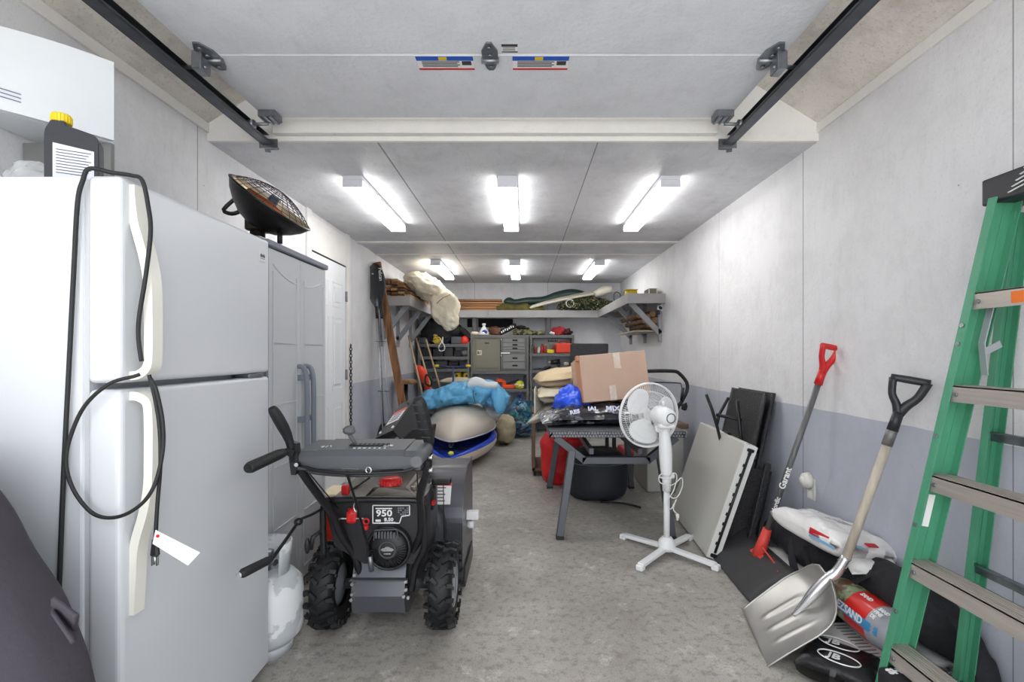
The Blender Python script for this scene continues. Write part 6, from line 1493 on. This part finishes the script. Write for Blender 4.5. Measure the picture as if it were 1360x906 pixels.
for pts in ([(1.46, 2.62, .30), (1.42, 2.58, .20), (1.41, 2.52, .13), (1.39, 2.46, .145), (1.35, 2.36, .15), (1.34, 2.32, .15), (1.38, 2.30, .155), (1.44, 2.34, .17), (1.47, 2.40, .25)],
            [(1.45, 2.50, .28), (1.43, 2.42, .18), (1.39, 2.34, .16), (1.385, 2.27, .15), (1.42, 2.24, .16), (1.47, 2.28, .25)],
            [(1.60, 2.10, .34), (1.50, 2.05, .365), (1.44, 2.06, .33), (1.41, 2.14, .24)]):
    mb = MB(); mb.tube(pts, .019, n=8, sub=6, flat=.28); part(t, 'handle_strap', mb, gbm)
mb = MB(); mb.tube([(1.575, 1.66, .12), (1.58, 1.58, .10), (1.582, 1.56, .10)], [.02, .02, .012], n=12); part(t, 'pole_end', mb, black)
# white bag on top
t = thing('salt_bag', 'plump white printed bag lying on top of the black canvas bag', 'bag', (1.47, 2.36, .33))
wbm = mat('salt_bag_white', (234, 232, 230), .42, bump=.6, bdist=.03, bscale=9, coat=.2)
mb = MB(); mb.pillow((1.475, 2.37, .335), (.30, .50, .135), (0.0, .20, .10), nz=.016, ns=9, seed=5, n=44, edge=.08, bottom=.5, pw=4.5); part(t, 'sack_body', mb, wbm)
mb = MB(); mb.pillow((1.50, 2.10, .345), (.24, .10, .03), (.25, .0, .0), nz=.012, ns=14, seed=7, n=18, edge=.2); part(t, 'end_seal', mb, wbm)
Rt = Euler((0.0, .20, .10)).to_matrix(); base = V((1.475, 2.36, .335))
def onbag(x, y, z): return base+Rt @ V((x, y, z))
mb = MB()
mb.box(onbag(-.138, -.10, .072), (.012, .13, .030), Rt, m=1, bev=.003); mb.box(onbag(-.141, -.125, .052), (.010, .16, .012), Rt, m=2)
for k in range(8): mb.box(onbag(-.105, .20-.045*k, .107), (.012 if k % 2 else .007, .010, .002), Rt, m=0)
for k in range(6): mb.box(onbag(-.02+.018*k, .08-.01*k, .127), (.0025, .20-.02*(k % 3), .0015), Rt, m=0)
mb.box(onbag(.0, -.235, .100), (.07, .022, .004), Rt @ Euler((.35, 0, .3)).to_matrix(), m=1); mb.box(onbag(-.06, -.24, .085), (.03, .025, .004), Rt, m=2)
part(t, 'print', mb, [mat('print_mid', (120, 122, 128), .6), mat('print_red', (196, 30, 44), .5), mat('print_sky', (120, 170, 206), .5)], 'red and blue printed panels')
# sand tube
t = thing('sand_tube_bag', 'red and grey tube bag of sand with a picture panel beside the scoop shovel', 'bag', (1.40, 2.0, .12))
y0, y1, xc_, zc_, r_ = 1.80, 2.20, 1.405, .205, .078
bands = [(2.20, 2.155, 0), (2.155, 2.02, 1), (2.02, 1.90, 2), (1.90, 1.80, 3)]
mb = MB(); rad = lambda y: r_*(1-abs((y-2.0)/.205)**6)**.5+.004
for (ya, yb, mi) in bands:
    prof = [(rad(ya+(yb-ya)*k/8), -(ya+(yb-ya)*k/8)) for k in range(9)]
    mb.lathe(prof, (xc_, 0, zc_), (0, -1, 0), n=36, m=mi)
part(t, 'tube', mb, [mat('tube_sky', (92, 160, 200), .35, coat=.3), mat('tube_picture', (150, 168, 132), .35, second=(104, 70, 44), vscale=22, contrast=(.45, .55), coat=.3), mat('tube_red', (214, 34, 28), .35, coat=.3), mat('tube_grey', (156, 158, 164), .3, coat=.3, bump=.3, bscale=20)])
dirv = V((-.62, 0, .78)).normalized()
def onT(y, ang, lift=.001):
    return V((xc_-(rad(y)+lift)*math.cos(ang), y, zc_+(rad(y)+lift)*math.sin(ang)))
mb = MB()
def bandstrip(ya, yb, a0, a1, m, lift=.0015):
    vs = []; fs = []
    for i in range(9):
        for j in range(7):
            vs.append(onT(ya+(yb-ya)*j/6, a0+(a1-a0)*i/8, lift))
    for i in range(8):
        for j in range(6): fs.append([i*7+j, i*7+j+1, (i+1)*7+j+1, (i+1)*7+j])
    mb.add(vs, fs, True, m)
bandstrip(2.14, 1.84, -.05, .38, 0)
part(t, 'blue_band', mb, mat('tube_blue', (64, 140, 190), .35, coat=.3), 'blue band')
for (tx_, yy_, an, sz_) in (('EZSAND', 2.06, .05, .042), ('SAND', 1.888, 1.15, .020), ('FINE', 1.888, .90, .020), ('DE', 1.888, .65, .020), ('SAND', 2.0, 1.25, .024)):
    a2 = an+(.16 if sz_ > .03 else .1); mb = MB(); mb.text(tx_, sz_, onT(yy_, an, .003), (0, -1, 0), V((math.sin(a2), 0, math.cos(a2))), ext=.0008, bold=.001, xs=.95); part(t, 'lettering', mb, paper, 'white lettering')
mb = MB(); mb.box((1.275, 1.60, .106), (.15, .125, .208), (0, 0, 0), bev=.015, seg=3); mb.box((1.275, 1.535, .19), (.12, .01, .02), (0, 0, 0), bev=.004)
t = thing('shox_pouch', 'small black pouch lettered SHOX behind the lowest step of the ladder', 'pouch', (1.275, 1.60, 0)); t.name = 'black_pouch'; WM['black_pouch'] = WM['shox_pouch']
part(t, 'body', mb, blackf)
mb = MB(); mb.text('SHOX', .036, (1.215, 1.615, .2105), (1, .12, 0), (0, 1, 0), ext=.001, bold=.0015, xs=1.1); part(t, 'lettering', mb, paper, 'white SHOX lettering')
# plastic litter behind the ladder
mb = MB(); mb.pillow((1.50, 1.90-.02, .12), (.16, .22, .03), (0, 0, .1), nz=.008, ns=14, seed=4, n=18); solo('crumpled_white_sack', mb, mat('sack_white', (226, 226, 224), .6), 'flattened white sack seen between the ladder legs', 'sack')

# outlet
t = thing('wall_outlet', 'ivory wall outlet low on the right wall', 'outlet', (XR, 2.77, .45))
op = mat('outlet_ivory', (222, 220, 212), .4)
mb = MB(); mb.box2((XR-.007, 2.725, .445), (XR, 2.80, .565), .002); part(t, 'cover_plate', mb, op)
mb = MB(); mb.box2((XR-.009, 2.75, .455), (XR-.006, 2.78, .495), .001); part(t, 'socket', mb, white2)
mb = MB(); mb.lathe([(0, .04), (.03, .038), (.042, .028), (.046, .0), (.03, -.004), (0, -.004)], (XR-.010, 2.775, .548), (-1, 0, 0), n=28); mb.lathe([(0, .05), (.02, .048), (.026, .038)], (XR-.010, 2.775, .548), (-1, 0, 0), n=24); solo('plug_in_freshener', mb, op, 'round off-white plug-in gadget in the wall outlet', 'plug-in')

# ================================================================ green stepladder
gr = mat('green_fibreglass', (76, 150, 116), .42, bump=.12, bscale=120, var=.10, vscale=30, stretch=(1, 1, .3))
alu = mat('step_aluminium', (190, 182, 174), .4, .45, stretch=(20, 1, 20), var=.18, vscale=4)
t = thing('stepladder', 'green fibreglass stepladder with aluminium steps, half open at the right edge', 'ladder', (1.35, 1.4, 0))
FB, FT = V((1.195, 1.70, .0)), V((1.475, 1.55, 1.76)); NB, NT = V((1.195, .95, .0)), V((1.475, 1.12, 1.76))
BB, BT = V((1.475, 1.70, .0)), V((1.545, 1.56, 1.72)); CB, CT_ = V((1.475, .95, 0)), V((1.545, 1.11, 1.72))
def channel(p0, p1, w, fl, inward, name='rail'):
    d = (p1-p0).normalized(); X_ = V((1, 0, 0)); X_ = (X_-d*X_.dot(d)).normalized(); Y_ = d.cross(X_); Y_ = Y_ if Y_.y*inward > 0 else -Y_
    th = .004; mb = MB()
    poly = [V((0, 0)), V((w, 0)), V((w, fl)), V((w-th, fl)), V((w-th, th)), V((th, th)), V((th, fl)), V((0, fl))]
    mb.prism([p0+X_*q.x+Y_*q.y for q in poly], p1-p0); return mb, X_, Y_, d
rails = []
for (a, b_, w, inw, lab) in ((FB, FT, .085, -1, 'rail'), (NB, NT, .085, 1, 'rail')):
    mb, X_, Y_, d = channel(a, b_, w, .028, inw)
    # inner mid-ridge
    mb.bar(a+X_*w*.62+Y_*.004, b_+X_*w*.62+Y_*.004, .003, .004); r = part(t, 'front_rail', mb, gr, None)
    mb = MB()
    for z in (.10, .40, .70, 1.0, 1.30, 1.36):
        p = a.lerp(b_, z/1.76); mb.cyl(p+Y_*.014-X_*.0, p+Y_*.014-X_*.004, .007, n=10)
    part(r, 'rivet', mb, steel)
for (a, b_, inw) in ((BB, BT, -1), (CB, CT_, 1)):
    mb, X_, Y_, d = channel(a, b_, .055, .025, inw); mb.bar(a+X_*.035+Y_*.004, b_+X_*.035+Y_*.004, .003, .004); part(t, 'rear_rail', mb, gr)
for i, z in enumerate((.275, .575, .87, 1.165, 1.46)):
    p = FB.lerp(FT, z/1.76); q = NB.lerp(NT, z/1.76)
    mb = MB(); ya, yb = p.y-.004, q.y+.004; w = .082
    mb.box2((p.x+.003, yb, z-.004), (p.x+w, ya, z)); mb.box2((p.x+.003, yb, z-.052), (p.x+.006, ya, z)); mb.box2((p.x+w-.003, yb, z-.035), (p.x+w, ya, z))
    for k in range(7): mb.box2((p.x+.010+.010*k, yb, z), (p.x+.014+.010*k, ya, z+.0018))
    s_ = part(t, 'step', mb, alu)
    mb = MB(); mb.cyl((p.x+.003, ya-.035, z-.028), (p.x-.002, ya-.035, z-.028), .007, n=10); part(s_, 'rivet', mb, steel)
    if i == 4:
        mb = MB(); mb.box2((p.x+.0015, ya-.22, z-.044), (p.x+.003, ya-.14, z-.010)); part(s_, 'orange_label', mb, mat('label_orange', (222, 112, 30), .5), 'orange label')
for z in (.13, .55, 1.0):
    p = BB.lerp(BT, z/1.76); q = CB.lerp(CT_, z/1.76); mb = MB(); mb.box2((p.x+.03, q.y, z-.02), (p.x+.033, p.y, z+.012)); mb.box2((p.x+.012, q.y, z+.009), (p.x+.033, p.y, z+.012)); part(t, 'rear_brace', mb, steel)
mb = MB(); p = FB.lerp(FT, 1.27/1.76)+V((.07, -.03, 0)); q = BB.lerp(BT, 1.33/1.76)+V((0, -.03, 0)); mb.bar(p, q, .004, .022); mb.bar(V((1.47, 1.535, 1.42)), V((1.445, 1.54, 1.30)), .004, .022); mb.bar(V((1.445, 1.54, 1.30)), V((1.455, 1.54, 1.20)), .004, .022); part(t, 'spreader', mb, mat('spreader_alu', (196, 200, 206), .35, .6))
mb = MB(); blk = mat('ladder_cap_black', (40, 40, 44), .45)
mb.box2((1.492, 1.07, 1.745), (1.622, 1.592, 1.83), .006, seg=2); cap = part(t, 'top_cap', mb, blk)
mb = MB()
for k in range(5): mb.bar((1.4905, 1.50-.012*k, 1.762+.0145*k), (1.4905, 1.415-.003*k, 1.780+.0135*k), .002, .009, up=(-1, 0, 0))
part(cap, 'white_stripes', mb, paper, 'white slanted stripes')
mb = MB(); a = FB.lerp(FT, .745/1.76)
mb.box((a.x+.040, a.y-.0045, .745), (.022, .002, .11), (.085, .155, 0)); a = FB.lerp(FT, 1.30/1.76); part(t, 'white_label', mb, paper, 'narrow white label on the rail')
for p in (FB, NB, BB, CB):
    mb = MB(); mb.box((p.x+.035, p.y, .018), (.09, .045, .036), bev=.006); part(t, 'foot', mb, black)
# ================================================================ daylight through the open door, camera
w = bpy.data.worlds.new('World'); S.world = w; w.use_nodes = True
bg = w.node_tree.nodes['Background']; bg.inputs['Color'].default_value = (0.93, 0.96, 1.0, 1); bg.inputs['Strength'].default_value = 2.2
sd_ = bpy.data.lights.new('sun', 'SUN'); so = bpy.data.objects.new('sun', sd_); COL.objects.link(so); sd_.energy = 10.0; sd_.angle = .02; sd_.color = (1, .985, .97)
so.rotation_euler = (math.radians(10), math.radians(42), 0)
cd = bpy.data.cameras.new('camera'); co = bpy.data.objects.new('camera', cd); COL.objects.link(co)
co.location = (0, 0, EYE); co.rotation_euler = (PI/2, 0, 0)
cd.sensor_width = 36; cd.sensor_fit = 'HORIZONTAL'; cd.lens = F/1360*36; cd.shift_x = -(CX-680)/1360; cd.shift_y = (CY-453)/1360
cd.clip_start = .05; cd.clip_end = 200
S.camera = co
vs_ = S.view_settings; vs_.view_transform = 'Standard'; vs_.look = 'None'; vs_.gamma = 1; vs_.use_curve_mapping = False; vs_.exposure = 0.55
